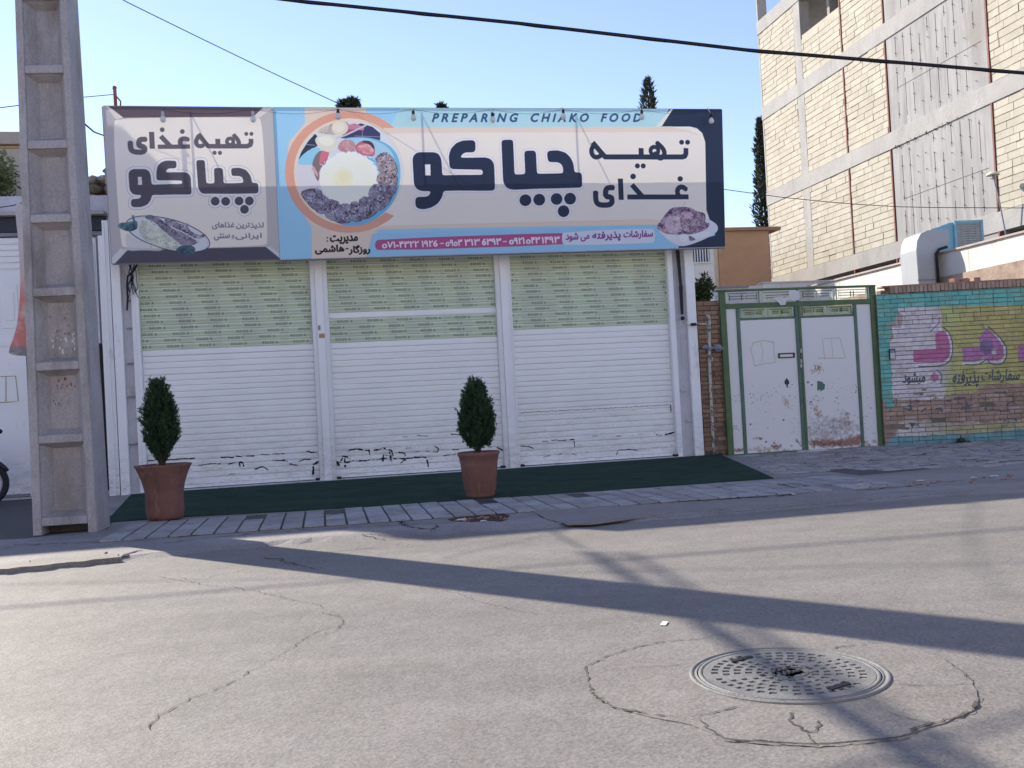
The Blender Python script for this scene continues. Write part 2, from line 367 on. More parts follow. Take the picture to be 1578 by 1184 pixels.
    def text(s, string, a, b, h, col, bold=.0, shear=0., zoom=None, alpha=1., ref=None):
        """string fitted so that its base runs from a to b (photo positions) with height h"""
        T, bbx = text_tris(string, 0, shear)
        p = s.P([a, b], zoom); q = s.P([a, (a[0], a[1]-10)], zoom); up = (q[1]-q[0])/10*h
        ex = (p[1]-p[0])/(bbx[1]-bbx[0]); ey = up/(bbx[3]-bbx[2])
        Q = p[0]+(T[:, :, 0:1]-bbx[0])*ex+(T[:, :, 1:2]-bbx[2])*ey
        mn = np.floor(Q.min((0, 1))).astype(int)-3; mx = np.ceil(Q.max((0, 1))).astype(int)+3
        mn = np.maximum(mn, 0); mx = np.minimum(mx, [s.nx, s.nz])
        if (mx <= mn).any(): return
        SS = 3; Hh, Ww = (mx[1]-mn[1])*SS, (mx[0]-mn[0])*SS; c = np.zeros((Hh, Ww), bool)
        for tri in (Q-mn)*SS:
            x0, y0 = np.floor(tri.min(0)).astype(int); x1, y1 = np.ceil(tri.max(0)).astype(int)+1
            x0, y0 = max(x0, 0), max(y0, 0); x1, y1 = min(x1, Ww), min(y1, Hh)
            if x1 <= x0 or y1 <= y0: continue
            X = np.arange(x0, x1)[None]+.5; Y = np.arange(y0, y1)[:, None]+.5
            e = [(tri[(i+1) % 3, 0]-tri[i, 0])*(Y-tri[i, 1])-(tri[(i+1) % 3, 1]-tri[i, 1])*(X-tri[i, 0]) for i in range(3)]
            c[y0:y1, x0:x1] |= ((e[0] >= 0) & (e[1] >= 0) & (e[2] >= 0)) | ((e[0] <= 0) & (e[1] <= 0) & (e[2] <= 0))
        if bold:
            rr = max(1, int(round(bold*np.hypot(*ey)*(bbx[3]-bbx[2])*SS))); d = c.copy()
            for dx in range(-rr, rr+1):
                for dy in range(-rr, rr+1):
                    if 0 < dx*dx+dy*dy <= rr*rr+.5: d |= np.roll(np.roll(c, dx, 1), dy, 0)
            c = d
        cv = c.reshape(mx[1]-mn[1], SS, mx[0]-mn[0], SS).mean((1, 3)).astype(np.float32)
        s.paint(cv, (mn[0], mn[1], mx[0], mx[1]), col, alpha)
    def image(s, name):
        im = bpy.data.images.new(name, s.nx, s.nz, float_buffer=False); im.colorspace_settings.name = 'sRGB'
        a = np.clip(s.a, 0, 1); a = np.where(a <= .0031308, a*12.92, 1.055*a**(1/2.4)-.055)
        px = np.ones((s.nz, s.nx, 4), np.float32); px[..., :3] = a; im.pixels.foreach_set(px.ravel()); im.update(); im.pack(); return im
FORMS = {'ا': (0xFE8D, 0), 'ت': (0xFE95, 1), 'ه': (0xFEE9, 1), 'ی': (0xFBFC, 1), 'غ': (0xFECD, 1), 'ذ': (0xFEAB, 0), 'ل': (0xFEDD, 1), 'ر': (0xFEAD, 0),
         'ن': (0xFEE5, 1), 'س': (0xFEB1, 1), 'ش': (0xFEB5, 1), 'و': (0xFEED, 0), 'م': (0xFEE1, 1), 'د': (0xFEA9, 0), 'گ': (0xFB92, 1), 'ز': (0xFEAF, 0),
         'پ': (0xFB56, 1), 'ف': (0xFED1, 1), 'ب': (0xFE8F, 1), 'ک': (0xFB8E, 1), 'چ': (0xFB7A, 1)}
def shape_ar(word):
    out = []
    for i, ch in enumerate(word):
        if ch not in FORMS: out.append(ch); continue
        c, dual = FORMS[ch]; prev = i > 0 and word[i-1] in FORMS and FORMS[word[i-1]][1]
        nxt = dual and i+1 < len(word) and word[i+1] in FORMS
        out.append(chr(c+(3 if prev and nxt else 2 if nxt else 1 if prev else 0)))
    return ''.join(reversed(out))
_tc = {}
def text_tris(string, bold=0., shear=0.):
    k = (string, bold, shear)
    if k in _tc: return _tc[k]
    c = bpy.data.curves.new('lettering', 'FONT'); c.body = string; c.offset = bold; c.shear = shear; c.resolution_u = 3
    o = bpy.data.objects.new('lettering', c); COL.objects.link(o); bpy.context.view_layer.update()
    me = o.evaluated_get(bpy.context.evaluated_depsgraph_get()).to_mesh(); me.calc_loop_triangles()
    v = np.array([q.co[:2] for q in me.vertices]); t = np.array([l.vertices for l in me.loop_triangles]); T = v[t]
    bb = (v[:, 0].min(), v[:, 0].max(), v[:, 1].min(), v[:, 1].max())
    bpy.data.objects.remove(o); bpy.data.curves.remove(c); _tc[k] = (T, bb); return _tc[k]
def print_mat(name, im, co_obj=None, rough=.6, translucent=0., box=None, bump=0., rand=0., dirt=0.):
    """box: (x0,x1,z0,z1) of the print in co_obj space"""
    m, t, p = new_mat(name); tx = N(t, 'ShaderNodeTexImage', image=im, interpolation='Cubic', extension='EXTEND')
    if co_obj is not None:
        tc = N(t, 'ShaderNodeTexCoord', object=co_obj); sp = N(t, 'ShaderNodeSeparateXYZ'); t.links.new(tc.outputs['Object'], sp.inputs[0]); cb = N(t, 'ShaderNodeCombineXYZ')
        for i, ax, (a, b) in ((0, 'X', box[:2]), (1, 'Z', box[2:])):
            mr = N(t, 'ShaderNodeMapRange'); mr.inputs[1].default_value = a; mr.inputs[2].default_value = b; t.links.new(sp.outputs[ax], mr.inputs[0]); t.links.new(mr.outputs[0], cb.inputs[i])
        t.links.new(cb.outputs[0], tx.inputs[0])
    c = tx.outputs[0]
    if rand:
        oi = N(t, 'ShaderNodeObjectInfo'); at = N(t, 'ShaderNodeAttribute', attribute_name='tint')
        ad = N(t, 'ShaderNodeMath', operation='ADD'); t.links.new(oi.outputs['Random'], ad.inputs[0]); t.links.new(at.outputs['Fac'], ad.inputs[1])
        fr = N(t, 'ShaderNodeMath', operation='FRACT'); t.links.new(ad.outputs[0], fr.inputs[0])
        c = mix(t, 1., c, ramp(t, fr.outputs[0], 0, 1, (1-rand,)*3+(1,), (1, 1, 1, 1)), 'MULTIPLY')
    if dirt: c = mix(t, ramp(t, noise(t, 9, 6, rough=.75), .45, .75), c, mix(t, 1., c, (1-dirt,)*3, 'MULTIPLY'))
    t.links.new(c, p.inputs['Base Color']); p.inputs['Roughness'].default_value = rough; p.inputs['Specular IOR Level'].default_value = .3
    if bump:
        b = N(t, 'ShaderNodeBump'); b.inputs['Strength'].default_value = bump; b.inputs['Distance'].default_value = .01
        t.links.new(noise(t, 60, 4), b.inputs['Height']); t.links.new(b.outputs[0], p.inputs['Normal'])
    if translucent:
        tr = N(t, 'ShaderNodeBsdfTranslucent'); t.links.new(c, tr.inputs[0]); ms = N(t, 'ShaderNodeMixShader'); ms.inputs[0].default_value = translucent
        t.links.new(p.outputs[0], ms.inputs[1]); t.links.new(tr.outputs[0], ms.inputs[2]); t.links.new(ms.outputs[0], t.nodes['Material Output'].inputs[0])
    return m

# ------------------------------------------------------------------ many alike pieces
_unit = {}
def unit_mesh(m, name='brick'):
    if (m, name) not in _unit: _unit[(m, name)] = mesh_of(name, MB().box(-.5, .5, -.5, .5, -.5, .5), m)
    return _unit[(m, name)]
def pieces(name, boxes, m, parent, fr, limit=300, rest_name=None):
    """boxes: (x0,x1,y0,y1,z0,z1) in the frame; the largest in view become objects, the rest one mesh"""
    def size(b):
        c = fr.world((b[0]+b[1])/2, b[2], (b[4]+b[5])/2); x, y = proj(c)
        if not (-20 < x < 1600 and -20 < y < 1200): return 0
        q = proj(fr.world(b[0], b[2], b[4])); r = proj(fr.world(b[1], b[2], b[5])); return abs(q[0]-r[0])*abs(q[1]-r[1])
    sz = [size(b) for b in boxes]; order = sorted(range(len(boxes)), key=lambda i: -sz[i]); off = OFF.get(parent, (0, 0, 0))
    mine = [i for i in order[:limit] if sz[i] > 0]; rest = [i for i in order if i not in set(mine)]
    um = unit_mesh(m, name)
    for i in mine:
        b = boxes[i]; o = bpy.data.objects.new(name, um); COL.objects.link(o); o.parent = parent
        o.location = ((b[0]+b[1])/2-off[0], (b[2]+b[3])/2-off[1], (b[4]+b[5])/2-off[2]); o.scale = (b[1]-b[0], b[3]-b[2], b[5]-b[4])
    if rest:
        mb = MB(); tint = []
        for i in rest: mb.box(*boxes[i]); tint += [random.random()]*8
        o = part(rest_name or name+'_remainder', mb, m, parent, kind='stuff'); a = o.data.attributes.new('tint', 'FLOAT', 'POINT'); a.data.foreach_set('value', tint)
def leaves(name, pts, dirs, ln, wd, m, parent, extra=None, cards=3, kind=None):
    """leaf-shaped triangles/quads at pts pointing along dirs"""
    n = len(pts); pts = np.asarray(pts); d = np.asarray(dirs); d /= np.linalg.norm(d, axis=1)[:, None]
    r = rng.normal(size=(n, 3)); s = np.cross(d, r); s /= np.linalg.norm(s, axis=1)[:, None]
    L = ln*(.6+.8*rng.random(n))[:, None]; Wd = wd*(.6+.8*rng.random(n))[:, None]
    a = pts; b = pts+d*L*.5+s*Wd*.5; c = pts+d*L; e = pts+d*L*.5-s*Wd*.5
    v = np.stack([a, b, c, e], 1).reshape(-1, 3); f = np.arange(4*n).reshape(-1, 4)
    me = bpy.data.meshes.new(name); me.from_pydata(v.tolist(), [], f.tolist()); me.materials.append(m)
    tint = np.repeat(np.clip(rng.normal(.45, .25, n)+(extra if extra is not None else 0), 0, 1), 4).astype(np.float32)
    at = me.attributes.new('tint', 'FLOAT', 'POINT'); at.data.foreach_set('value', tint)
    off = OFF.get(parent, (0, 0, 0)) if parent is not None else (0, 0, 0)
    o = link(name, me, parent); me.transform(Matrix.Translation(Vector([-q for q in off])))
    if kind: o['kind'] = kind
    return o
# ================================================================== GROUND
mb = MB(); mb.add([(-400, -60, 0), (400, -60, 0), (400, 900, 0), (-400, 900, 0)], [(0, 1, 2, 3)]); setting('road', mb, M['road'])
def gpoly(pts, z=0., fr=FAC): return [fr.gnd(x, y, z) for x, y in pts]
def wob(pts, seg=.12, amp=.02, seed=1, closed=False):
    g = random.Random(seed); o = []
    P = list(pts)+([pts[0]] if closed else [])
    for a, b in zip(P, P[1:]):
        d = math.dist(a, b); n = max(1, int(d/seg)); nx, ny = -(b[1]-a[1])/max(d, 1e-6), (b[0]-a[0])/max(d, 1e-6)
        for k in range(n):
            t = k/n; j = g.gauss(0, amp) if k else 0; o.append((a[0]+(b[0]-a[0])*t+nx*j, a[1]+(b[1]-a[1])*t+ny*j))
    if not closed: o.append(P[-1])
    return o
edge = [(-300, 905), (45, 874), (112, 867), (184, 859), (240, 852), (330, 842), (480, 829), (640, 818), (850, 806), (1000, 795), (1250, 776), (1420, 761), (1578, 752), (1900, 737)]
e = wob(gpoly(edge, .03), .15, .012, 3)
pav = e+[(16, 3.0), (-14, 3.0)]
ne = len(e); skirt = [(x, y-.16+random.uniform(-.05, .05), -.01) for x, y in e]
mbp_ = MB().slab(pav, -.05, .03); mbp_.add([(x, y, .0298) for x, y in e]+skirt, [(i+1, i, ne+i, ne+i+1) for i in range(ne-1)])
setting('pavement', mbp_, M['pave'], fr=FAC)
# broken concrete lip by the pole
lip = [(-300, 898), (45, 868), (60, 860), (112, 855), (150, 851), (178, 853), (188, 858), (112, 866), (48, 873), (-300, 905)]
solo('broken_concrete_lip', MB().slab(wob(gpoly(lip, .045), .05, .022, 5, True), .0, .042), M['patch'], 'broken pale concrete lip at the pavement edge in front of the power pole', 'kerb', FAC, (-2.5, -6.3, 0))
# dark ramp in front of the garage
dk = gpoly([(-500, 775), (160, 768), (205, 772), (165, 815), (40, 830), (-500, 860)], .034)
setting('garage_apron', MB().slab(dk, .02, .034), M['dkpave'], fr=FAC)
# carpet on a ramp up to the sill
def gz(x, y, z): a, b = FAC.gnd(x, y, z); return (a, b, z)
cn = [(163, 805), (290, 796), (480, 786), (700, 772), (940, 755), (1192, 737)]
near = [gz(x, y, .042) for x, y in cn]
x0c, x1c = FAC.x(204, 766), FAC.x(1108, 708)
far = [(x0c+(x1c-x0c)*i/5, -.06, .075) for i in range(6)]
mb = MB(); vs = []
for a, b in zip(near, far):
    for k in range(7): t = k/6; vs.append((a[0]+(b[0]-a[0])*t, a[1]+(b[1]-a[1])*t, a[2]+(b[2]-a[2])*t+random.uniform(-.0015, .0015)))
n = len(vs); fs = []
for i in range(5):
    for k in range(6): q = i*7+k; fs.append((q, q+7, q+8, q+1))
vs2 = [(x, y, z-.012) for x, y, z in vs]
rim = [i*7 for i in range(6)]+[35+k for k in range(1, 7)]+[i*7+6 for i in range(4, -1, -1)]+[k for k in range(5, 0, -1)]
fs += [(a, a+n, b+n, b) for a, b in zip(rim, rim[1:]+rim[:1])]
mb.add(vs+vs2, fs); 
carpet = solo('carpet', mb, M['carpet'], 'dark green carpet strip laid in front of the three white shutters', 'carpet', FAC, (2, -2, .03))
# shop floor slab under carpet / ramp
setting('shop_ramp', MB().hexa([(x0c-.3, -3.3, .0), (x1c+.05, -3.3, .0), (x1c+.05, .0, .0), (x0c-.3, .0, .0), (x0c-.3, -3.3, .028), (x1c+.05, -3.3, .028), (x1c+.05, .0, .06), (x0c-.3, .0, .06)]), M['pave'], fr=FAC)
# tile strip along the carpet (individual tiles)
tiles = thing('tile_strip', 'strip of pale rectangular paving tiles along the front edge of the green carpet', 'paving', FAC, (2, -4, .03))
bx = []
a0 = FAC.gnd(200, 806, .045); a1 = FAC.gnd(1192, 739.5, .045)
b0 = FAC.gnd(200, 831, .045); b1 = FAC.gnd(1250, 758, .045)
xx = a0[0]; k = 0
rows = 3
tboxes = []
tw = .198
x = min(a0[0], b0[0])
while x < 5.6:
    ya = np.interp(x, [a0[0], a1[0]], [a0[1], a1[1]])-.01; yb = np.interp(x, [b0[0], b1[0]], [b0[1], b1[1]])
    d = (ya-yb)/rows
    for r in range(rows):
        if random.random() < .03: continue
        h = random.uniform(-.003, .004); g_ = .011
        tboxes.append((x+g_, x+tw-g_, yb+d*r+.022, yb+d*(r+1)-.022, .03, .043+h))
    x += tw
part('bedding', MB().slab([(a0[0], a0[1]+.02), (b0[0], b0[1]), (b1[0], b1[1]), (a1[0], a1[1]+.02)][::-1], .025, .0315), M['dkpave'], tiles)
pieces('tile', tboxes, M['tile'], tiles, FAC, 150)
# tiles in front of the gate and the painted wall
t2 = thing('tile_paving', 'worn small tiles paving the ground in front of the green and white gate', 'paving', FAC, (8, -2, .03))
bx = []
ln = [FAC.gnd(x, y, .04) for x, y in ((1110, 712), (1192, 740), (1250, 752), (1480, 738), (1578, 724), (1640, 715))]
def inside(x, y):
    if not (5.95 < x < 12.5): return False
    lo = np.interp(x, [5.2, 6.1, 9.3, 12.5], [-4.2, -4.4, -3.9, -3.6])+.25*math.sin(x*3.1)
    hi = -.22 if x < 8.9 else -.25-(x-8.9)*.2
    if x < 6.2: lo = max(lo, -3.6+0*(6.2-x))
    # right of the carpet edge
    return lo < y < hi
yy = -4.4
while yy < -.2:
    x = 5.1+.0; 
    xe = np.interp(yy, [near[-1][1], -.06], [near[-1][0]+.06, x1c+.06])
    off_ = random.choice((0, .13)); x = 4.9+off_
    while x < 12.5:
        if x > xe and inside(max(x, 5.96), yy) and random.random() > .06:
            h = random.gauss(0, .0035); bx.append((x+.012, x+.244, yy+.018, yy+.108, .03, .040+h))
        x += .256
    yy += .126
part('bedding', MB().slab([(6.0, -.2), (5.96, -4.3), (9.3, -3.8), (12.5, -3.5), (12.5, -.9), (9.0, -.25)], .025, .0315), M['dkpave'], t2)
pieces('tile', bx, M['tile'], t2, FAC, 290)

# cracks: thin irregular gaps
def crack(mb, pts, w0, w1, seed=0, z=.004, fr=FAC, seg=.05, amp=.018, pix=True):
    g = random.Random(seed); P = [fr.gnd(x, y, z) for x, y in pts] if pix else pts; P = wob(P, seg, amp, seed)
    n = len(P); L = []; R = []
    for i, p in enumerate(P):
        q0, q1 = P[max(0, i-1)], P[min(n-1, i+1)]; d = math.dist(q0, q1) or 1; nx, ny = -(q1[1]-q0[1])/d, (q1[0]-q0[0])/d
        w = (w0+(w1-w0)*i/n)*.62*g.uniform(.1, 1.8)*(.3 if i in (0, n-1) else 1)/2
        L.append((p[0]+nx*w, p[1]+ny*w, z)); R.append((p[0]-nx*w, p[1]-ny*w, z))
    b = len(mb.v); mb.v += L+R; mb.f += [(b+i, b+n+i, b+n+i+1, b+i+1) for i in range(n-1)]; mb.m += [0]*(n-1)
Z2 = lambda L: [(x/2.63, 760+y/2.63) for x, y in L]
Z3 = lambda L: [(500+x/3.156, 760+y/3.156) for x, y in L]
Z4 = lambda L: [(1000+x/2.73, 680+y/2.73) for x, y in L]
Z1 = lambda L: [(880+x/2.261, 920+y/2.261) for x, y in L]
mb = MB()
crack(mb, Z2([(610, 960), (640, 900), (705, 870), (770, 830), (850, 810), (960, 755), (1050, 705), (1150, 650), (1220, 600), (1290, 560), (1350, 545)]), .007, .004, 1, seg=.03, amp=.008)
crack(mb, Z2([(1320, 575), (1370, 550), (1390, 520), (1370, 500), (1310, 490), (1300, 455), (1190, 435), (1060, 405), (960, 385), (850, 378), (760, 360), (640, 340)]), .004, .006, 2, seg=.03, amp=.01)
crack(mb, Z3([(0, 590), (60, 590), (90, 630), (60, 670), (0, 690)]), .003, .003, 3, seg=.03, amp=.006)
crack(mb, Z3([(340, 425), (520, 460), (650, 490), (760, 530), (850, 550), (950, 575), (1100, 595)]), .003, .004, 4, seg=.03, amp=.008)
crack(mb, Z2([(1070, 262), (1150, 270), (1190, 290), (1300, 312)]), .02, .012, 5)
crack(mb, Z2([(720, 345), (820, 350), (900, 330), (1000, 310)]), .006, .006, 6)
crack(mb, Z3([(155, 280), (170, 240)]), .006, .004, 7)
crack(mb, Z3([(355, 258), (420, 220)]), .006, .004, 8)
road_cr = setting('road_cracks', mb, M['crack'], 'stuff', FAC)
mb = MB()
zc = .034
crack(mb, Z3([(1000, 75), (1100, 62), (1240, 55), (1400, 62), (1578, 52)]), .05, .03, 11, zc, amp=.02)
crack(mb, [(1000, 776), (1100, 771), (1218, 764), (1243, 756), (1250, 751), (1236, 748)], .05, .09, 12, zc, amp=.012)
crack(mb, Z3([(1000, 80), (1040, 105), (1075, 128), (1180, 155), (1300, 150)]), .03, .015, 13, zc)
crack(mb, Z3([(350, 125), (400, 165), (520, 180), (560, 150)]), .025, .03, 14, zc)
crack(mb, Z3([(0, 155), (150, 135), (330, 120), (390, 150)]), .02, .02, 15, zc)
crack(mb, Z3([(180, 200), (300, 210), (400, 205)]), .03, .02, 16, zc)
crack(mb, Z2([(480, 260), (560, 235), (620, 232)]), .06, .03, 17, zc)
crack(mb, Z2([(440, 200), (560, 195), (720, 185), (830, 165), (1040, 155)]), .02, .02, 18, zc)
crack(mb, Z2([(0, 225), (200, 205), (420, 195), (600, 160)]), .02, .02, 19, zc)
crack(mb, [(1320, 757), (1400, 750), (1470, 742), (1578, 733)], .03, .02, 20, zc)
crack(mb, [(1090, 790), (1200, 781), (1330, 771)], .02, .01, 22, zc)
crack(mb, [(1010, 799), (1150, 788), (1280, 776), (1500, 757)], .022, .03, 23, zc, amp=.008)
crack(mb, [(250, 838), (400, 822), (560, 812), (700, 806)], .025, .01, 24, zc)
crack(mb, [(20, 840), (120, 838), (240, 833)], .02, .01, 25, zc)
for i in range(24):
    x = random.uniform(180, 1100); y = 835-(x-180)*.052-random.uniform(0, 10); crack(mb, [(x, y), (x+random.uniform(20, 60), y-random.uniform(1, 5))], .008, .012, 40+i, zc, amp=.02)
setting('pavement_cracks', mb, M['crackd'], 'stuff', FAC)
# smoother light patch on the pavement at the kerb side
pp = Z3([(1000, 78), (1100, 66), (1240, 60), (1400, 66), (1578, 56)])+[(1200, 768), (1330, 757), (1330, 768), (1100, 786), (1000, 795)]+Z3([(1300, 148), (1180, 150), (1075, 126), (1040, 103)])
setting('asphalt_patch', MB().slab(wob(gpoly(pp, .036), .15, .008, 9, True), .02, .0355), asphalt('patched_asphalt', (.27, .25, .245), .1), fr=FAC)
# hole in the pavement with soil and scraps
ho = Z3([(600, 130), (660, 118), (740, 112), (800, 98), (860, 96), (892, 108), (888, 130), (860, 138), (800, 134), (720, 140), (640, 138)])
solo('pothole', MB().slab(wob(gpoly(ho, .036), .05, .008, 10, True), .02, .0365), M['soil'], 'dark earth filled pothole in the pavement below the right hand pot', 'pothole', FAC, tuple(FAC.gnd(738, 796, .03))+(.03,))
mb = MB()
for i in range(60):
    x, y = FAC.gnd(random.uniform(1235, 1570), 0, .03) if False else (0, 0)
g2 = random.Random(5); deb = []
for i in range(46):
    px = g2.uniform(700, 780) if i < 16 else g2.uniform(1320, 1560); py = (800+g2.gauss(0, 3)) if i < 16 else (751-(px-1320)*.06+g2.gauss(0, 3))
    x, y = FAC.gnd(px, py, .034); s_ = g2.uniform(.006, .02); mb.ball((x, y, .038), s_, 6, (1.4, 1, .6), .3)
setting('rubble_crumbs', mb, M['debris'], 'stuff', FAC)
mb = MB()
for (px, py, s_) in ((711, 802, .05), (745, 804, .03), (1325, 748, .035), (1418, 742, .04), (1532, 735, .05), (1500, 737, .03), (1224, 763, .03)):
    x, y = FAC.gnd(px, py, .036); mb.slab(wob([(x-s_, y-s_*.5), (x+s_, y-s_*.3), (x+s_*.8, y+s_*.6), (x-s_*.7, y+s_*.5)], .02, .006, px, True), .037, .043)
setting('paper_scraps', mb, M['tape'], 'stuff', FAC)
x, y = FAC.gnd(1023, 962, .004)
c_, s_ = math.cos(1.1), math.sin(1.1)
q = [(-.035, -.012), (.035, -.016), (.038, .010), (-.03, .014)]
solo('paper_slip', MB().slab([(x+a*c_-b*s_, y+a*s_+b*c_) for a, b in q], .002, .006), mat('paper', (.75, .75, .75), .7, .02), 'small white slip of paper on the road beside the manhole', 'paper', FAC, (x, y, 0))

# ------------------------------------------------------------------ manhole
mc = G(1214, 1041); MH = Frame((mc[0], mc[1]), TH+.35)
cen = (mc[0], mc[1])
R0 = (np.linalg.norm(G(1058, 1036)-G(1368, 1048))/2)
# concrete collar with irregular outline
col_px = Z1([(55, 240), (130, 205), (220, 178), (330, 155), (440, 148), (560, 130), (700, 122), (850, 130), (1000, 150), (1150, 165), (1290, 215), (1380, 270), (1425, 345), (1400, 395), (1340, 425), (1250, 455), (1140, 490), (1000, 500), (880, 512), (760, 508), (560, 500), (480, 470), (400, 440), (300, 425), (200, 400), (110, 365), (60, 300)])
cp = [tuple(G(x, y, .004)[:2]) for x, y in col_px]
colw = wob(chaikin(cp, 1), .03, .006, 12, True)
setting('manhole_collar', MB().slab(colw, -.01, .004), M['patch'])
mb = MB()
def crk(pts, a, b, s, seg=.02, amp=.005): crack(mb, [tuple(G(x, y, .0075)[:2]) for x, y in Z1(pts)], a, b, s, .0075, seg=seg, amp=amp, pix=False)
crk([(60, 300), (55, 240), (130, 205), (220, 178), (330, 155), (440, 148), (560, 130)], .012, .006, 31)
crk([(60, 300), (80, 345), (150, 385), (290, 412), (400, 418), (490, 405), (590, 380)], .011, .008, 32)
crk([(520, 492), (620, 502), (780, 510), (900, 512), (1040, 500), (1140, 490), (1220, 450), (1250, 440), (1330, 425), (1400, 395), (1425, 345)], .013, .018, 33)
crk([(450, 425), (480, 460), (530, 490), (560, 500)], .005, .008, 34)
crk([(775, 400), (765, 435), (800, 462), (850, 470), (862, 430)], .009, .01, 35)
crk([(900, 180), (1000, 168), (1060, 158)], .007, .004, 36)
crk([(1110, 300), (1160, 305), (1280, 308), (1400, 300)], .006, .006, 37)
crk([(1100, 400), (1180, 425), (1270, 440)], .004, .006, 38)
crk([(50, 262), (180, 250), (330, 240), (400, 235)], .003, .004, 39)
crk([(820, 462), (830, 490), (850, 510)], .012, .008, 42)
crk([(1290, 215), (1350, 250), (1390, 290)], .004, .006, 43)
setting('collar_cracks', mb, M['crack'], 'stuff')
mh = thing('manhole_cover', 'round cast iron manhole cover with radial relief blocks set in the road', 'manhole', MH, (0, 0, 0))
part('frame_ring', MB().lathe([(R0, .0), (R0, .009), (R0*.985, .011), (R0*.965, .011), (R0*.96, .007), (R0*.935, .007), (R0*.93, .010), (R0*.92, .010), (R0*.918, .004)], n=72), M['iron'], mh, True)
part('rim', MB().lathe([(R0*.910, .003), (R0*.905, .0115), (R0*.87, .0115), (R0*.865, .006)], n=72), M['iron'], mh, True)
part('cover_plate', MB().lathe([(0.0001, .004), (R0*.922, .004)], n=64), M['iron_d'], mh)
bl = MB()
rings = [(.245, .315, 16), (.36, .43, 22), (.475, .545, 28), (.59, .66, 34), (.705, .775, 40)]
def ann(r0, r1):
    n_ = 64
    for k in range(n_):
        a0, a1 = 2*math.pi*k/n_, 2*math.pi*(k+1)/n_; bl.slab([(r0*R0*math.cos(a0), r0*R0*math.sin(a0)), (r1*R0*math.cos(a0), r1*R0*math.sin(a0)), (r1*R0*math.cos(a1), r1*R0*math.sin(a1)), (r0*R0*math.cos(a1), r0*R0*math.sin(a1))], .004, .0105)
def spoke(r0, r1, a0, a1):
    m_ = max(1, int((a1-a0)/.08))
    for q in range(m_):
        b0, b1 = a0+(a1-a0)*q/m_, a0+(a1-a0)*(q+1)/m_; bl.slab([(r0*R0*math.cos(b0), r0*R0*math.sin(b0)), (r1*R0*math.cos(b0), r1*R0*math.sin(b0)), (r1*R0*math.cos(b1), r1*R0*math.sin(b1)), (r0*R0*math.cos(b1), r0*R0*math.sin(b1))], .004, .0105)
prev = .205
for ri, (ra, rb, n) in enumerate(rings):
    ann(prev, ra); prev = rb
    for k in range(n):
        a0 = 2*math.pi*k/n+ri*.09; a1 = a0+2*math.pi/n*.62; ae = 2*math.pi*(k+1)/n+ri*.09; am = (a0+a1)/2
        if abs(math.sin(am*2.5-.4)) < .22 and ra > .3: spoke(ra, rb, a0, ae)
        else: spoke(ra, rb, a1, ae)
ann(.775, .86)
part('relief_lattice', bl, M['iron'], mh, kind='stuff')
part('hub_ring', MB().lathe([(R0*.205, .006), (R0*.205, .014), (R0*.175, .014), (R0*.175, .006)], n=40), M['iron'], mh)
lt = MB(); g3 = random.Random(2)
for row in range(3):
    x = -.11
    while x < .10:
        w = g3.uniform(.012, .028); y = .05-.05*row; lt.box(x, x+w, y-.012, y-.004, .006, .014)
        if g3.random() < .6: lt.box(x, x+.006, y-.012, y+.016, .006, .014)
        x += w+.009
part('cast_lettering', lt, M['iron'], mh)
for sx in (-1, 1):
    part('lifting_slot', MB().slab([(sx*.0-.05, sx*R0*.66-.013), (.05, sx*R0*.66-.013), (.056, sx*R0*.66), (.05, sx*R0*.66+.013), (-.05, sx*R0*.66+.013), (-.056, sx*R0*.66)], .006, .0145), M['dark'], mh)
# ================================================================== SHOP
def fx(px, py, w=0.): return FAC.x(px, py, w)
def fz(px, py, w=0.): return FAC.z(px, py, w)
SW = -.45                                   # the sign hangs this far in front of the wall
z_line = fz(650, 285, SW); ROOF = z_line+.45*.839-.02
zt = fz(650, 166, SW); zb = fz(650, 391, SW)
shop = thing('shop_building', 'low shop with white columns and three white roller shutters under a wide banner', 'shop', FAC, (2, 0, .03))
xL, xR = fx(182, 650), fx(1079, 600)
jL0, jL1 = fx(211, 650), fx(222, 650)
jR0, jR1 = fx(1039, 600), fx(1047, 600)
m1a, m1b = fx(487, 620), fx(513.6, 620); m2a, m2b = fx(772.4, 600), fx(796, 600)
part('wall', MB().box(xL, xR, .32, .5, .0, ROOF-.2).box(xL, xL+.18, .5, 6.5, 0, ROOF-.2).box(xR-.18, xR, .5, 6.5, 0, ROOF-.2).box(xL, xR, 6.5, 6.7, 0, ROOF-.2)
     .box(xL, xR, .02, .32, 3.98, ROOF-.2), M['white_old'], shop)
part('roof', MB().box(xL-.02, xR+.02, -.03, 6.75, ROOF-.198, ROOF), M['bconcrete'], shop)
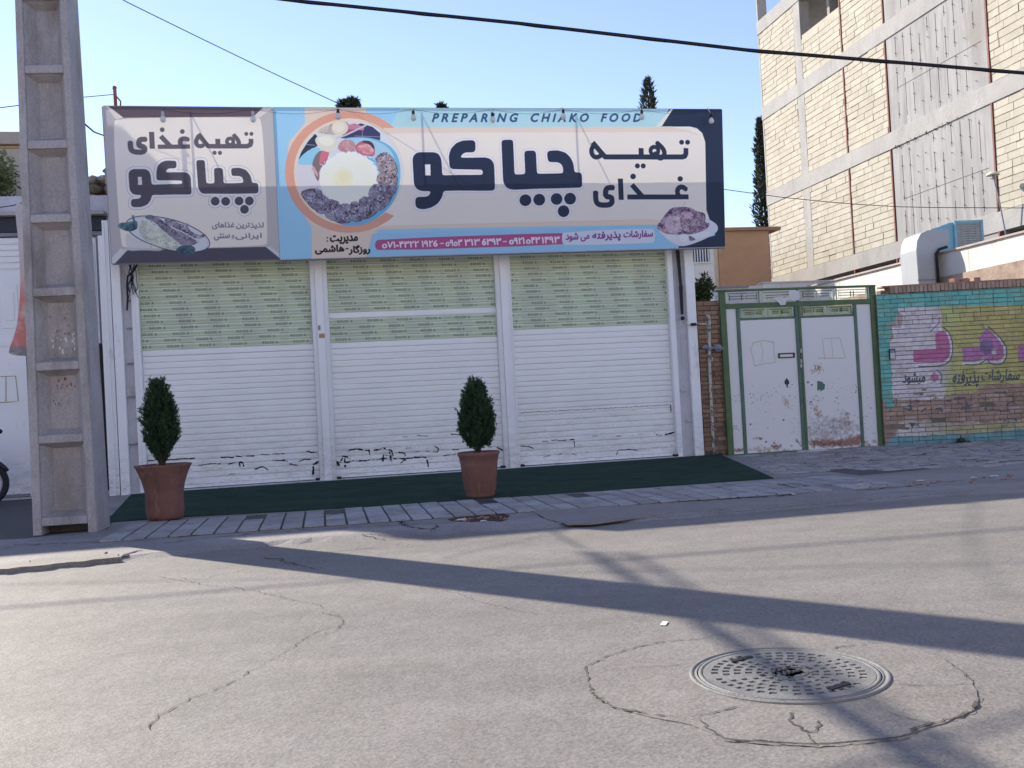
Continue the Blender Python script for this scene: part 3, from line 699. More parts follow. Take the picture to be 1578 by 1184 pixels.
# columns
p0, p1 = fx(196, 650), fx(182, 650)
part('column', MB().box(p1, p0, -.03, .319, .03, 3.975), M['white'], shop, bevel=.01)
part('column', MB().box(p0+.002, jL0-.002, .05, .318, .04, 3.975), M['white_old'], shop)
part('door_jamb', MB().box(jL0, jL1, -.005, .31, .05, 3.97).box(jL0+.035, jL0+.05, -.016, -.007, .05, 3.97), M['white'], shop, bevel=.006)
r0, r1 = fx(1065, 600), fx(1079, 600)
part('door_jamb', MB().box(jR0, jR1, -.005, .31, .05, 3.97), M['white'], shop, bevel=.006)
part('column', MB().box(jR1+.002, r0-.002, .04, .318, .04, 3.975).box((jR1+r0)/2-.02, (jR1+r0)/2-.01, .034, .0395, .3, 3.9), M['white_old'], shop)
part('column', MB().box(r0, r1, -.03, .319, .0, 3.975), M['white'], shop, bevel=.01)
def mull(a, b):
    c = (a+b)/2; return MB().box(a, a+.065, .0, .2, .06, 3.97).box(b-.065, b, .0, .2, .06, 3.97).box(a+.067, b-.067, -.03, .2, .045, 3.97).box(a+.015, a+.025, -.008, -.0015, .06, 3.96).box(b-.025, b-.015, -.008, -.0015, .06, 3.96)
part('mullion', mull(m1a, m1b), M['white'], shop, bevel=.005)
part('mullion', mull(m2a, m2b), M['white'], shop, bevel=.005)
hx, hz = fx(495, 517), fz(495, 517)
part('rusty_sticker', MB().box(hx-.03, hx+.05, -.034, -.031, hz-.035, hz+.03), mat('faded_orange_sticker', (.45, .27, .16), .7, .3, 30), shop)
hx, hz = fx(492, 505), fz(492, 505)
part('latch', MB().box(hx-.018, hx+.018, -.036, -.031, hz-.035, hz+.035), M['meter'], shop)
part('door_sill', MB().box(xL+.1, fx(1052, 707), -.075, .3, .05, .082), M['stone'], shop, bevel=.005)
# brackets in the recessed strips
for (px, py) in ((203, 463), (203, 506), (204, 560), (204, 613), (205, 686)):
    a, z = fx(px, py, .05), fz(px, py, .05)
    part('bracket', MB().box(a-.062, a+.062, .02, .0485, z-.008, z+.012).box(a+.045, a+.062, .005, .0485, z-.008, z+.022), M['meter'], shop)
for (px, py) in ((1050, 605), (1060, 652)):
    a, z = fx(px, py, .04), fz(px, py, .04)
    part('bracket', MB().box(a-.05, a+.09, .03, .0385, z-.005, z+.004).tube([(a-.05, .03, z+.02), (a-.03, .03, z+.035), (a-.01, .03, z+.02)], .006, 5), M['meter'], shop)
# shutters
SH = .0885
slat_prof = [(.0, .0), (-.012, .003), (-.0160, .012), (-.0175, .043), (-.0165, .074), (-.013, .0815), (.0, .083), (.004, .0885), (.004, .0)]
gm, gt, gp = new_mat('green_printed_slat')
tcn = N(gt, 'ShaderNodeTexCoord'); spn = N(gt, 'ShaderNodeSeparateXYZ'); gt.links.new(tcn.outputs['Object'], spn.inputs[0])
rmp = N(gt, 'ShaderNodeValToRGB'); mr = N(gt, 'ShaderNodeMapRange'); mr.inputs[1].default_value = 0; mr.inputs[2].default_value = SH; gt.links.new(spn.outputs['Z'], mr.inputs[0]); gt.links.new(mr.outputs[0], rmp.inputs[0])
el = rmp.color_ramp.elements; el[0].position = 0; el[0].color = (.63, .69, .54, 1); el[1].position = .28; el[1].color = (.61, .68, .51, 1)
for pos, c in ((.3, (.43, .54, .35, 1)), (.68, (.42, .53, .34, 1)), (.70, (.63, .69, .53, 1)), (.92, (.68, .72, .66, 1))):
    q = el.new(pos); q.color = c
wn = noise(gt, 2.6, 1, tcn.outputs['Object'], stretch=(1, 1, 0)); fl = ramp(gt, wn, .49, .51)
gcol = mix(gt, fl, rmp.outputs[0], mix(gt, .35, rmp.outputs[0], (.46, .50, .42)))
gcol = mix(gt, ramp(gt, noise(gt, 3, 5, stretch=(.6, 1, 2)), .56, .92), gcol, (.40, .35, .27))
gt.links.new(gcol, gp.inputs['Base Color']); gp.inputs['Roughness'].default_value = .5
spans = [(jL1, m1a), (m1b, m2a), (m2b, jR0)]
green_from = [537, 525, 505]; midpx = [350, 640, 915]
WY = .11
def profile_mesh(name, x0, x1, m):
    mb = MB(); n = len(slat_prof)
    vs = [(x0, p[0], p[1]) for p in slat_prof]+[(x1, p[0], p[1]) for p in slat_prof]
    mb.add(vs, [tuple(range(n)), tuple(range(2*n-1, n-1, -1))]+[(i+n, (i+1) % n+n, (i+1) % n, i) for i in range(n)])
    return mesh_of(name, mb, m, (0, 0, 0), False)
Tx, Tb = text_tris('R O L E X   A', .03)
marks = {
 0: [([(228, 711), (250, 709)], 1.6), ([(257, 709.5), (275, 708.5), (300, 707)], 1.8), ([(340, 706), (352, 705.5), (360, 706)], 2), ([(364, 704), (372, 705), (374, 707)], 2), ([(380, 704), (392, 703.5)], 2),
     ([(402, 701), (415, 702)], 1), ([(420, 701), (438, 700)], 1.3), ([(472, 697), (488, 699)], 2), ([(306, 718), (322, 716), (340, 715.5)], 1.5), ([(352, 716.5), (362, 713.5)], 2), ([(370, 720), (369, 713), (374, 714), (376, 723)], 2.6),
     ([(420, 710.5), (440, 711)], 1.5), ([(436, 709), (443, 712)], 1.5), ([(393, 724), (404, 720), (413, 725)], 2.2), ([(446, 716), (459, 718)], 2.2), ([(461, 712), (470, 708.5), (479, 709)], 1.6), ([(482, 735), (483, 717), (489, 713), (493, 714)], 3.2), ([(353, 732), (362, 731)], 1)],
 1: [([(522, 720), (529, 704), (540, 707)], 3), ([(531, 704), (532, 721)], 3), ([(515, 718), (520, 712), (521, 718)], 4), ([(530, 715), (545, 711), (560, 711), (580, 709), (596, 707)], 2.6), ([(533, 696), (548, 693), (563, 695), (570, 695)], 2.6), ([(568, 695), (570, 702)], 2),
     ([(576, 695), (592, 692), (603, 695), (606, 704)], 2.8), ([(590, 712), (591, 702), (602, 702), (604, 713)], 3), ([(600, 707), (622, 708), (650, 705), (657, 706), (662, 727)], 2.8), ([(624, 700), (625, 711)], 2.6), ([(614, 698), (624, 700)], 2), ([(600, 697), (603, 712)], 2.2), ([(625, 691), (633, 690.5)], 2.6),
     ([(657, 696), (674, 698), (676, 693), (668, 687)], 2), ([(640, 698), (646, 697)], 1.8), ([(683, 703), (703, 701)], 2), ([(697, 694), (708, 694)], 1.8), ([(695, 670), (711, 671)], 2), ([(620, 674), (628, 674)], 1), ([(643, 672), (659, 673)], 1.3), ([(617, 715), (625, 708)], 2.2), ([(766, 690), (775, 696)], 3)],
 2: [([(802, 688), (814, 689), (822, 692)], 1.6), ([(836, 681), (845, 681)], 1.2), ([(850, 680), (857, 679), (865, 680), (873, 679)], 1.5), ([(878, 679), (884, 678), (886, 690)], 1.8), ([(837, 706), (841, 704), (848, 703)], 1.2), ([(882, 701), (888, 702)], 1.5), ([(861, 701), (866, 700)], 1),
     ([(950, 702), (953, 695), (970, 693.5), (982, 695)], 1.6), ([(1008, 667), (1012, 671), (1020, 672)], 1.8), ([(1025, 671), (1040, 667), (1041, 671)], 2.4), ([(1033, 625), (1034, 635)], 2), ([(800, 637), (900, 632), (1030, 625)], .8), ([(913, 673), (921, 673)], 1), ([(950, 673), (957, 673)], 1.2)]}
for si, (a, b) in enumerate(spans):
    z0 = .082
    bar = part('roller_shutter', MB().box(a+.004, b-.004, WY-.03, WY+.01, z0+.012, z0+.055).box(a+.004, b-.004, WY+.03, WY+.04, z0, 3.97), M['slat'], shop)
    if si == 0: bar['label'] = 'left roller shutter'
    part('bottom_gap', MB().box(a+.002, b-.002, WY-.012, WY+.02, z0+.0, z0+.011), M['dark'], bar)
    for ex in (a+.03, b-.03): part('lock_pin', MB().box(ex-.03, ex+.03, -.03, WY-.032, z0+.002, z0+.034), M['dark'], bar)
    mw = profile_mesh('slat', a+.004, b-.004, M['slat']); mg = profile_mesh('slat', a+.004, b-.004, gm)
    zg = fz(midpx[si], green_from[si]-(0 if si else 2), WY); z = z0+.056; k = 0; lb = MB(); row = 0; off = random.random()*.4
    gap = (fz(midpx[1], 487.5, WY), fz(midpx[1], 474, WY))
    while z < 3.95:
        green = z+SH*.5 > zg and not (si == 1 and gap[0] < z+SH*.5 < gap[1])
        o = bpy.data.objects.new('slat', mg if green else mw); COL.objects.link(o); o.parent = bar
        boff = OFF[bar]; o.location = (-boff[0], WY-boff[1]+random.uniform(-.0015, .0015), z-boff[2])
        if green and z < 3.9:
            off += random.choice((-.045, -.05, -.035, .12, -.03)); x = a+.03+(off % .44)-.3
            while x < b:
                sc = .048*1.05
                for tri in Tx:
                    pts = [(x+(q[0]-Tb[0])*.215/(Tb[1]-Tb[0]), WY-.0190, z+.0275+(q[1]-Tb[2])*.036/(Tb[3]-Tb[2])) for q in tri]
                    if all(a+.006 < p[0] < b-.006 for p in pts): lb.add(pts, [(0, 1, 2)])
                x += .437
        z += SH
    part('printed_lettering', lb, mat('dark_green_print', (.035, .065, .04), .6, .05), bar)
    g4 = random.Random(si)
    for pts, w in marks[si]:
        gmks = MB()
        P = [FAC.loc(x, y, WY-.02) for x, y in pts]; P = wob(P, .03, .003, int(pts[0][0]))
        for p, q in zip(P, P[1:]):
            d = math.dist(p, q) or 1; hw = w*.0048*g4.uniform(.6, 1.1); nx, nz = -(q[1]-p[1])/d*hw, (q[0]-p[0])/d*hw; ex, ez = (q[0]-p[0])/d*.002, (q[1]-p[1])/d*.002
            ps = [(p[0]+nx-ex, p[1]+nz-ez), (p[0]-nx-ex, p[1]-nz-ez), (q[0]-nx+ex, q[1]-nz+ez), (q[0]+nx+ex, q[1]+nz+ez)]
            def yof(zz):
                t_ = ((zz-z0-.056) % SH); return WY+float(np.interp(t_, [0, .003, .012, .043, .074, .0815, .083, .0885], [0, -.012, -.016, -.0175, -.0165, -.013, 0, 0]))-.0022
            gmks.add([(u, min(yof(v), WY-.010), v) for u, v in ps], [(0, 1, 2, 3)])
        part('scribble', gmks, M['black'], bar)

# ---------------------------------------------------------------- the banner
X0, X1 = fx(158, 163, SW), fx(1118, 380, SW)
XM = fx(424.5, 280, SW)
ZT, ZB = fz(640, 163, SW)+.06, fz(640, 391, SW)-.15
CR, WH, LB, TE, NV, MG = (.70, .55, .43), (.73, .67, .60), (.29, .54, .70), (.42, .60, .60), (.022, .032, .062), (.42, .085, .22)
cv = Canvas(FAC, SW, X0-.05, X1+.05, ZB, ZT, 330, LB)
# right panel
cv.fill([(418, 150), (1130, 150), (1130, 420), (418, 420)], (.31, .56, .73))
cv.fill([(624, 150), (1130, 150), (1130, 199), (600, 199)], (.40, .62, .66))
zr = (420, 150, 4.3833)
cv.fill([(215, 60), (630, 60), (640, 160), (760, 215), (690, 1100), (268, 1100), (262, 870), (150, 700), (90, 500), (110, 300), (220, 170)], (.69, .56, .46), zr)
# white field with cream border
cv.fill([(600, 196), (1062, 195), (1080, 203), (1088, 220), (1091, 335), (1052, 352), (1000, 346), (640, 352), (560, 354), (545, 360), (540, 200)], (.70, .57, .47))
cv.fill([(610, 204), (1060, 203), (1078, 209), (1085, 224), (1087, 335), (1030, 340), (1000, 337), (640, 346), (575, 348), (560, 200)], WH)
cv.fill([(1035, 196), (1062, 194.5), (1080, 200), (1088, 218), (1092, 340), (1086, 340), (1083, 222), (1076, 207), (1060, 200)], (.74, .68, .60))
# salmon ring and plate
zc4 = (440, 170, 6.58)
cc = (538.6, 264.5)
cv.circle(cc, 99.5, (.66, .33, .24), ry=94); cv.circle(cc, 86, (.74, .6, .46), ry=82.5)
cv.fill([(cc[0]+84*math.cos(a), cc[1]+80.5*math.sin(a)) for a in np.radians(np.linspace(-47, 50, 24))]+[(640, 346), (720, 343.8), (720, 204), (640, 204)], WH); cv.fill([(590, 197), (700, 196), (700, 204.5), (596, 205)], (.70, .57, .47))
for (x, y, r) in ():
    pass
cv.circle(cc, 82.5, (.60, .63, .66), ry=79)                # table
cv.fill([(130, 500), (160, 420), (230, 310), (300, 235), (345, 290), (340, 350), (200, 430)], (.035, .045, .075), zc4)
cv.fill([(600, 210), (760, 130), (880, 165), (960, 230), (960, 300), (800, 290), (560, 280)], (.05, .055, .13), zc4)
cv.stroke([(210, 345), (300, 352)], 5, (.4, .4, .45), zc4); cv.stroke([(700, 258), (960, 268)], 5, (.35, .33, .45), zc4); cv.stroke([(780, 210), (778, 280)], 4, (.35, .33, .45), zc4)
cv.fill([(128, 505), (190, 430), (300, 365), (370, 390), (330, 560), (125, 555)], (.27, .55, .68), zc4, smooth=1)
cv.fill([(115, 550), (330, 548), (345, 700), (350, 810), (180, 800), (130, 740)], (.62, .60, .63), zc4)
cv.speck([(300, 215), (420, 150), (560, 100), (640, 120), (640, 190), (560, 250), (400, 240)], (.62, .56, .5), (.30, .22, .22), zc4, seed=3)
cv.fill([(560, 285), (720, 265), (900, 280), (1060, 350), (1150, 470), (1170, 640), (1150, 800), (1080, 960), (930, 1100), (760, 1165), (600, 1170), (480, 1120), (400, 1060), (700, 700), (600, 400)], (.15, .42, .62), zc4, smooth=2)
cv.fill([(560, 295), (720, 275), (880, 290), (1030, 360), (1110, 470), (1130, 640), (1100, 640), (900, 500), (700, 400), (560, 350)], (.34, .55, .66), zc4, smooth=1)
cv.fill([(265, 560), (290, 470), (350, 400), (440, 420), (420, 520), (340, 600), (345, 700), (320, 720)], (.22, .16, .17), zc4, smooth=1)
cv.fill([(370, 405), (445, 425), (430, 480), (370, 530), (340, 560), (345, 480)], (.62, .16, .22), zc4)
cv.fill([(262, 590), (285, 560), (330, 640), (330, 680)], (.58, .36, .37), zc4)
cv.fill([(625, 150), (700, 130), (800, 170), (790, 205), (700, 190), (620, 205)], (.52, .20, .27), zc4); cv.fill([(640, 190), (740, 200), (640, 245), (590, 250)], (.28, .10, .18), zc4)
cv.stroke([(820, 148), (700, 205), (600, 255), (510, 278)], 17, (.56, .48, .52), zc4, smooth=1)
cv.speck([(395, 165), (520, 160), (520, 240), (410, 240)], (.35, .28, .28), (.55, .48, .45), zc4, seed=9)
cv.circle((550, 175), 84, (.66, .60, .48), zc4, ry=75); cv.circle((540, 165), 60, (.72, .67, .54), zc4, ry=52)
cv.fill([(296, 310), (310, 270), (370, 238), (440, 238), (510, 270), (528, 320), (510, 385), (460, 420), (400, 418), (340, 380)], (.66, .63, .52), zc4, smooth=2)
cv.fill([(320, 310), (360, 260), (440, 255), (490, 290), (490, 340), (420, 370)], (.74, .72, .62), zc4, smooth=2)
cv.speck([(525, 400), (540, 330), (600, 290), (670, 300), (720, 350), (720, 400), (620, 430)], (.38, .14, .18), (.55, .34, .33), zc4, seed=4)
cv.fill([(700, 370), (740, 320), (820, 300), (890, 325), (910, 400), (900, 470), (820, 460), (730, 430)], (.48, .13, .18), zc4, smooth=2)
cv.speck([(710, 380), (760, 345), (860, 340), (900, 400), (880, 450), (800, 445)], (.55, .18, .22), (.66, .40, .38), zc4, seed=5)
cv.fill([(760, 318), (800, 302), (870, 315), (905, 370), (895, 400), (850, 340)], (.07, .05, .08), zc4, smooth=1)
# rice
g5 = random.Random(4)
rp = []
for k in range(110):
    a = 2*math.pi*k/110; rr = 1+g5.uniform(-.022, .022)*(1.8 if 3.6 < a < 5.9 else .7)
    rp.append((645+302*rr*math.cos(a), 690+268*rr*math.sin(a)))
cv.fill(rp, (.80, .78, .66), zc4)
cv.speck([(p[0]*.96+645*.04, p[1]*.96+690*.04) for p in rp], (.79, .765, .63), (.83, .815, .71), zc4, seed=11)
for _ in range(90):
    a = g5.uniform(3.5, 6.0); rr = g5.uniform(.86, 1.05); x, y = 645+302*rr*math.cos(a), 690+268*rr*math.sin(a); b = g5.uniform(0, 3)
    cv.stroke([(x, y), (x+22*math.cos(b), y+22*math.sin(b))], 7, (.84, .82, .74), zc4)
cv.fill([(480, 650), (560, 560), (640, 590), (690, 650), (680, 760), (560, 780), (490, 730)], (.83, .68, .40), zc4, smooth=2, alpha=.5)
cv.fill([(530, 650), (600, 600), (660, 680), (620, 740), (560, 730)], (.84, .66, .38), zc4, smooth=2, alpha=.45)
# kebab pieces round the rice
keb = [[(915, 480), (1010, 425), (1060, 470), (1100, 520), (1010, 545), (940, 530)], [(945, 525), (1090, 510), (1125, 600), (1105, 660), (960, 640)],
       [(950, 640), (1120, 655), (1120, 740), (1090, 770), (930, 740)], [(920, 745), (1110, 770), (1085, 850), (1010, 880), (850, 870), (870, 790)],
       [(840, 860), (1080, 850), (1010, 970), (940, 1010), (860, 960)], [(740, 930), (820, 870), (900, 960), (930, 1010), (860, 1070), (780, 1090)],
       [(660, 940), (735, 930), (790, 1010), (780, 1100), (690, 1115), (665, 1040)], [(555, 960), (650, 955), (665, 1050), (670, 1120), (540, 1130), (510, 1090)],
       [(430, 900), (555, 940), (530, 1060), (490, 1110), (400, 1050), (410, 960)], [(330, 840), (440, 900), (420, 990), (380, 1040), (300, 1000), (300, 900)],
       [(165, 835), (250, 800), (345, 805), (370, 870), (320, 980), (290, 990), (220, 920)]]
for i, k_ in enumerate(keb):
    km = np.mean(k_, 0); k_ = [(km[0]+(x-km[0])*1.16, km[1]+(y-km[1])*1.16) for x, y in k_]
    hi = i < 3
    cv.fill([(645+(x-645)*1.012, 700+(y-700)*1.012) for x, y in k_], (.04, .035, .065), zc4, smooth=1)
    cv.speck(k_, (.10, .07, .10) if not hi else (.15, .10, .12), (.34, .32, .42) if not hi else (.46, .38, .39), zc4, seed=20+i, smooth=1)
    kc = np.mean(k_, 0)
    for _ in range(26): cv.circle((kc[0]+g5.gauss(0, 32), kc[1]+g5.gauss(0, 32)), g5.uniform(3, 9), (.03, .03, .05) if g5.random() < .55 else (.5, .5, .58), zc4)
# navy field right
za = (760, 150, 4.3833)
cv.fill([(1222, 0), (1700, 0), (1700, 1100), (1100, 1100), (1200, 1015), (1500, 930), (1440, 760), (1432, 300), (1412, 240), (1375, 207), (1330, 196), (1135, 195)], NV, za)
cv.fill([(1215, 60), (1226, 60), (1140, 192), (1110, 198), (1100, 196)], (.68, .68, .60), za)
# headline
cv.text('P R E P A R I N G    C H I A K O    F O O D', (666, 187.6), (988, 187.2), 12.8, (.045, .085, .19), .06, .28)
# bottom strip
cv.fill([(574, 360), (1008, 346), (1040, 352), (1050, 400), (560, 410)], (.29, .52, .70))
pill = [(583, 368), (578, 373), (578, 381), (583, 386), (867, 377), (869, 372), (866, 366), (869, 361), (865, 358)]
cv.fill(chaikin(pill, 1), MG)
cv.fill(chaikin([(869, 357), (1004, 351), (1009, 355), (1009, 371), (1005, 374), (871, 378), (866, 373), (866, 361)], 1), (.60, .62, .70))
fa = lambda s_: s_.translate(str.maketrans('0123456789', 'o۱۲۳۴۵6۷۸۹'))
for s_, xa, xb in ((fa('071-4322'), 589, 645), (fa('1926'), 650, 674), ('-', 678, 684), (fa('0903'), 687, 712), (fa('313'), 716, 739), (fa('6393'), 743, 772), ('-', 775, 781), (fa('0921'), 785, 808), (fa('043'), 811, 832), (fa('1493'), 835, 862)):
    yb = lambda x: 382-(x-589)*.031
    if s_ == '-': cv.stroke([(xa, yb(xa)-4.5), (xb, yb(xb)-4.5)], 1.6, (.72, .66, .72)); continue
    cv.text(s_, (xa, yb(xa)), (xb, yb(xb)), 9.6, (.74, .70, .76), .05)
PU = (.22, .05, .22)
for w_, xa, xb, h, dy in ((shape_ar('سفارشات'), 961, 1006, 13, 2.5), (shape_ar('پذیرفته'), 913, 956, 14.5, 4.2), (shape_ar('می'), 895, 908, 9.5, 3.5), (shape_ar('شود'), 872, 891, 13.5, 3.5)):
    yb = lambda x: 372-(x-870)*.034
    cv.text(w_, (xa, yb(xa)+dy-3), (xb, yb(xb)+dy-3), h, PU, .04)
BK = (.022, .02, .022)
cv.text(shape_ar('مدیریت'), (509, 376), (551, 374.5), 13, BK, .055); cv.circle((504.5, 366), 1.2, BK); cv.circle((504.5, 371), 1.2, BK)
cv.text(shape_ar('هاشمی'), (486, 391.5), (530, 390), 13.5, BK, .055); cv.stroke([(532, 383), (537, 382.8)], 2, BK); cv.text(shape_ar('روزگار'), (538, 392), (570, 391), 14, BK, .055)
# shop name, halo then letters
z5 = (620, 200, 5.4414)
chia = [(832, 95), (845, 82), (915, 80), (930, 95), (942, 372), (1030, 370), (1022, 190), (1035, 175), (1105, 173), (1120, 190), (1128, 368), (1350, 362), (1345, 310), (1330, 285), (1300, 270), (1235, 270), (1220, 255), (1212, 200), (1225, 175), (1300, 170), (1370, 190), (1415, 235), (1438, 290), (1443, 355), (1490, 353), (1507, 370), (1510, 465), (1495, 483), (930, 500), (885, 490), (855, 460), (845, 420)]
ko = [(85, 240), (100, 205), (135, 185), (270, 185), (310, 205), (328, 250), (335, 380), (675, 375), (673, 332), (415, 330), (395, 310), (388, 220), (405, 160), (450, 110), (510, 88), (595, 85), (613, 105), (613, 170), (598, 187), (530, 188), (500, 205), (487, 233), (700, 230), (745, 245), (770, 285), (778, 490), (762, 508), (345, 510), (335, 560), (300, 615), (245, 650), (180, 665), (130, 658), (110, 635), (108, 580), (125, 560), (190, 560), (225, 550), (240, 512), (160, 512), (120, 495), (97, 455)]
kh = [(190, 288), (235, 288), (237, 380), (192, 380)]
dots = [(1032, 588), (1147, 585), (1293, 578), (1407, 575), (1352, 680)]
for wd, col in ((34, (.50, .49, .53)), (28, (.72, .68, .70))):
    for L in (soften(chia), soften(ko)): cv.stroke(L+[L[0]], wd, col, z5, butt=False)
    for d in dots: cv.circle(d, 49+wd/2, col, z5)
cv.fill(soften(soften(chia)), NV, z5); cv.fill(soften(soften(ko)), NV, z5, holes=[kh])
cv.fill(kh, (.70, .68, .70), z5)
for d in dots: cv.circle(d, 49, NV, z5)
def heading(strk, ds, z, col):
    for pts, w in strk: cv.stroke(pts, w, col, z, smooth=0)
    for x, y, r in ds: cv.circle((x, y), r, col, z)
z6 = (890, 200, 8.305)
heading([([(192, 160), (350, 345), (1340, 345), (1372, 335), (1387, 305), (1387, 232)], 66), (chaikin([(215, 190), (178, 240), (178, 295), (205, 340), (245, 352), (290, 335), (310, 305)], 2, False), 58),
         ([(813, 232), (815, 345)], 68), (chaikin([(1020, 165), (1095, 235), (1118, 295), (1095, 345), (1060, 366), (1022, 340), (1000, 300)], 2, False), 60),
         ([(985+50*math.cos(a), 265+50*math.sin(a)) for a in np.linspace(0, 6.3, 24)], 52)],
        [(1332, 157, 31), (1408, 157, 31), (765, 460, 32), (840, 460, 32)], z6, NV)
heading([(chaikin([(462, 738), (385, 738), (358, 770), (358, 850), (430, 860), (440, 890), (438, 935), (400, 960), (290, 960), (245, 930), (233, 870), (233, 785)], 1, False), 68), ([(547, 622), (558, 895)], 68),
         ([(695, 700), (835, 858)], 66), ([(636, 857), (1420, 855)], 64), (chaikin([(1395, 762), (1335, 722), (1285, 745), (1275, 800), (1300, 850)], 1, False), 62)],
        [(710, 595, 36), (1313, 625, 34)], z6, NV)
# chicken plate
zp = (990, 300, 11.271)
cv.fill([(215, 545), (400, 400), (900, 380), (1085, 395), (1190, 440), (1290, 510), (1318, 580), (1280, 660), (1100, 760), (880, 850), (720, 890), (600, 880), (400, 750)], (.60, .61, .64), zp, smooth=1)
cv.speck([(230, 560), (330, 430), (400, 330), (500, 230), (560, 210), (800, 205), (960, 290), (1080, 310), (1100, 390), (1080, 480), (1180, 490), (1120, 600), (900, 680), (700, 690), (480, 690), (330, 640)], (.07, .03, .10), (.46, .34, .40), zp, seed=41)
cv.speck([(385, 500), (420, 380), (560, 360), (650, 380), (660, 520), (700, 620), (560, 670), (430, 640)], (.62, .48, .50), (.42, .32, .42), zp, seed=42)
cv.speck([(620, 350), (740, 270), (880, 320), (900, 400), (740, 420), (660, 410)], (.58, .42, .48), (.40, .25, .34), zp, seed=43)
cv.speck([(650, 550), (700, 460), (850, 420), (1000, 430), (1100, 520), (1060, 600), (900, 650), (760, 640)], (.58, .44, .48), (.14, .08, .14), zp, seed=44)
cv.circle((490, 730), 85, (.64, .65, .68), zp, ry=45); cv.circle((720, 745), 80, (.66, .67, .70), zp, ry=70); cv.fill([(830, 700), (1000, 640), (1150, 630), (1180, 680), (1050, 740), (880, 760)], (.66, .67, .70), zp, smooth=1)
cv.fill([(800, 690), (940, 770), (860, 800), (810, 790)], (.2, .15, .22), zp, smooth=1)
for _ in range(34): x, y = g5.uniform(480, 1030), g5.uniform(290, 600); cv.stroke([(x, y), (x+g5.uniform(-50, 50), y+g5.uniform(-25, 45)), (x+g5.uniform(-60, 60), y+g5.uniform(0, 60))], g5.uniform(6, 16), (.09, .05, .11), zp, butt=False, alpha=.7, smooth=1)
for _ in range(22): x, y = g5.uniform(420, 1040), g5.uniform(300, 620); cv.stroke([(x, y), (x+g5.uniform(-40, 60), y+g5.uniform(-20, 20))], g5.uniform(8, 22), (.66, .55, .58), zp, butt=False, alpha=.6)
cv.stroke([(700, 185), (745, 120)], 7, (.3, .3, .32), zp)
# left panel
zl = (0, 100, 3.5864)
cv.fill([(550, 150), (1503, 150), (1550, 1120), (550, 1150)], (.53, .475, .42), zl)
cv.fill([(500, 180), (700, 290), (690, 1010), (560, 1130), (520, 700)], (.43, .41, .41), zl)
cv.fill([(1400, 288), (1503, 200), (1550, 1090), (1468, 1002)], (.46, .435, .425), zl)
cv.fill([(565, 200), (602, 200), (690, 288), (640, 300)], (.66, .60, .55), zl); cv.fill([(1455, 225), (1503, 215), (1505, 240), (1420, 300), (1395, 288)], (.66, .60, .56), zl)
cv.fill([(1465, 1003), (1500, 1005), (1550, 1050), (1550, 1085)], (.56, .56, .58), zl); cv.fill([(610, 1100), (635, 1110), (702, 1025), (668, 1012), (612, 1070)], (.60, .58, .56), zl)
cv.fill([(600, 150), (1465, 150), (1460, 230), (1400, 285), (682, 291), (600, 228)], (.115, .085, .10), zl)
cv.fill([(634, 1097), (702, 1024), (1468, 1003), (1548, 1068), (1548, 1130), (630, 1140)], (.075, .072, .10), zl)
cv.fill(chaikin([(622, 320), (650, 293), (1420, 287), (1452, 310), (1482, 975), (1465, 1000), (690, 1015), (665, 985)], 2), (.76, .68, .60), zl)
cv.fill(chaikin([(632, 325), (660, 300), (1412, 294), (1444, 315), (1473, 970), (1455, 993), (700, 1008), (675, 980)], 2), (.75, .69, .615), zl)
LV = (.085, .075, .095)
z7 = (180, 190, 6.575)
chia2 = [(805, 385), (820, 372), (880, 372), (893, 385), (908, 608), (990, 608), (985, 465), (998, 450), (1060, 450), (1075, 465), (1082, 605), (1282, 600), (1278, 560), (1262, 538), (1235, 530), (1175, 530), (1162, 518), (1157, 465), (1170, 450), (1245, 447), (1310, 470), (1350, 520), (1368, 575), (1370, 600), (1415, 602), (1433, 615), (1435, 690), (1420, 708), (880, 713), (845, 695), (825, 650)]
ko2 = [(118, 510), (130, 478), (165, 460), (290, 460), (325, 478), (342, 520), (352, 618), (663, 612), (662, 578), (415, 575), (400, 560), (400, 490), (412, 430), (450, 392), (500, 375), (590, 378), (605, 392), (605, 440), (590, 455), (530, 455), (505, 470), (495, 495), (690, 493), (730, 508), (750, 545), (757, 705), (745, 720), (355, 722), (345, 770), (310, 820), (250, 845), (175, 848), (150, 838), (143, 815), (145, 780), (160, 765), (220, 762), (240, 750), (248, 722), (180, 722), (145, 700), (128, 660)]
kh2 = [(212, 540), (250, 540), (255, 620), (215, 620)]
dots2 = [(997, 788), (1103, 788), (1238, 783), (1343, 783), (1293, 868)]
for wd, col in ((52, (.36, .33, .36)), (44, (.72, .70, .70))):
    for L in (soften(chia2), soften(ko2)): cv.stroke(L+[L[0]], wd, col, z7, butt=False)
    for d in dots2: cv.circle(d, 44+wd/2, col, z7)
cv.fill(soften(soften(chia2)), LV, z7); cv.fill(soften(soften(ko2)), LV, z7, holes=[kh2])
cv.fill(kh2, (.64, .62, .62), z7)
for d in dots2: cv.circle(d, 44, LV, z7)
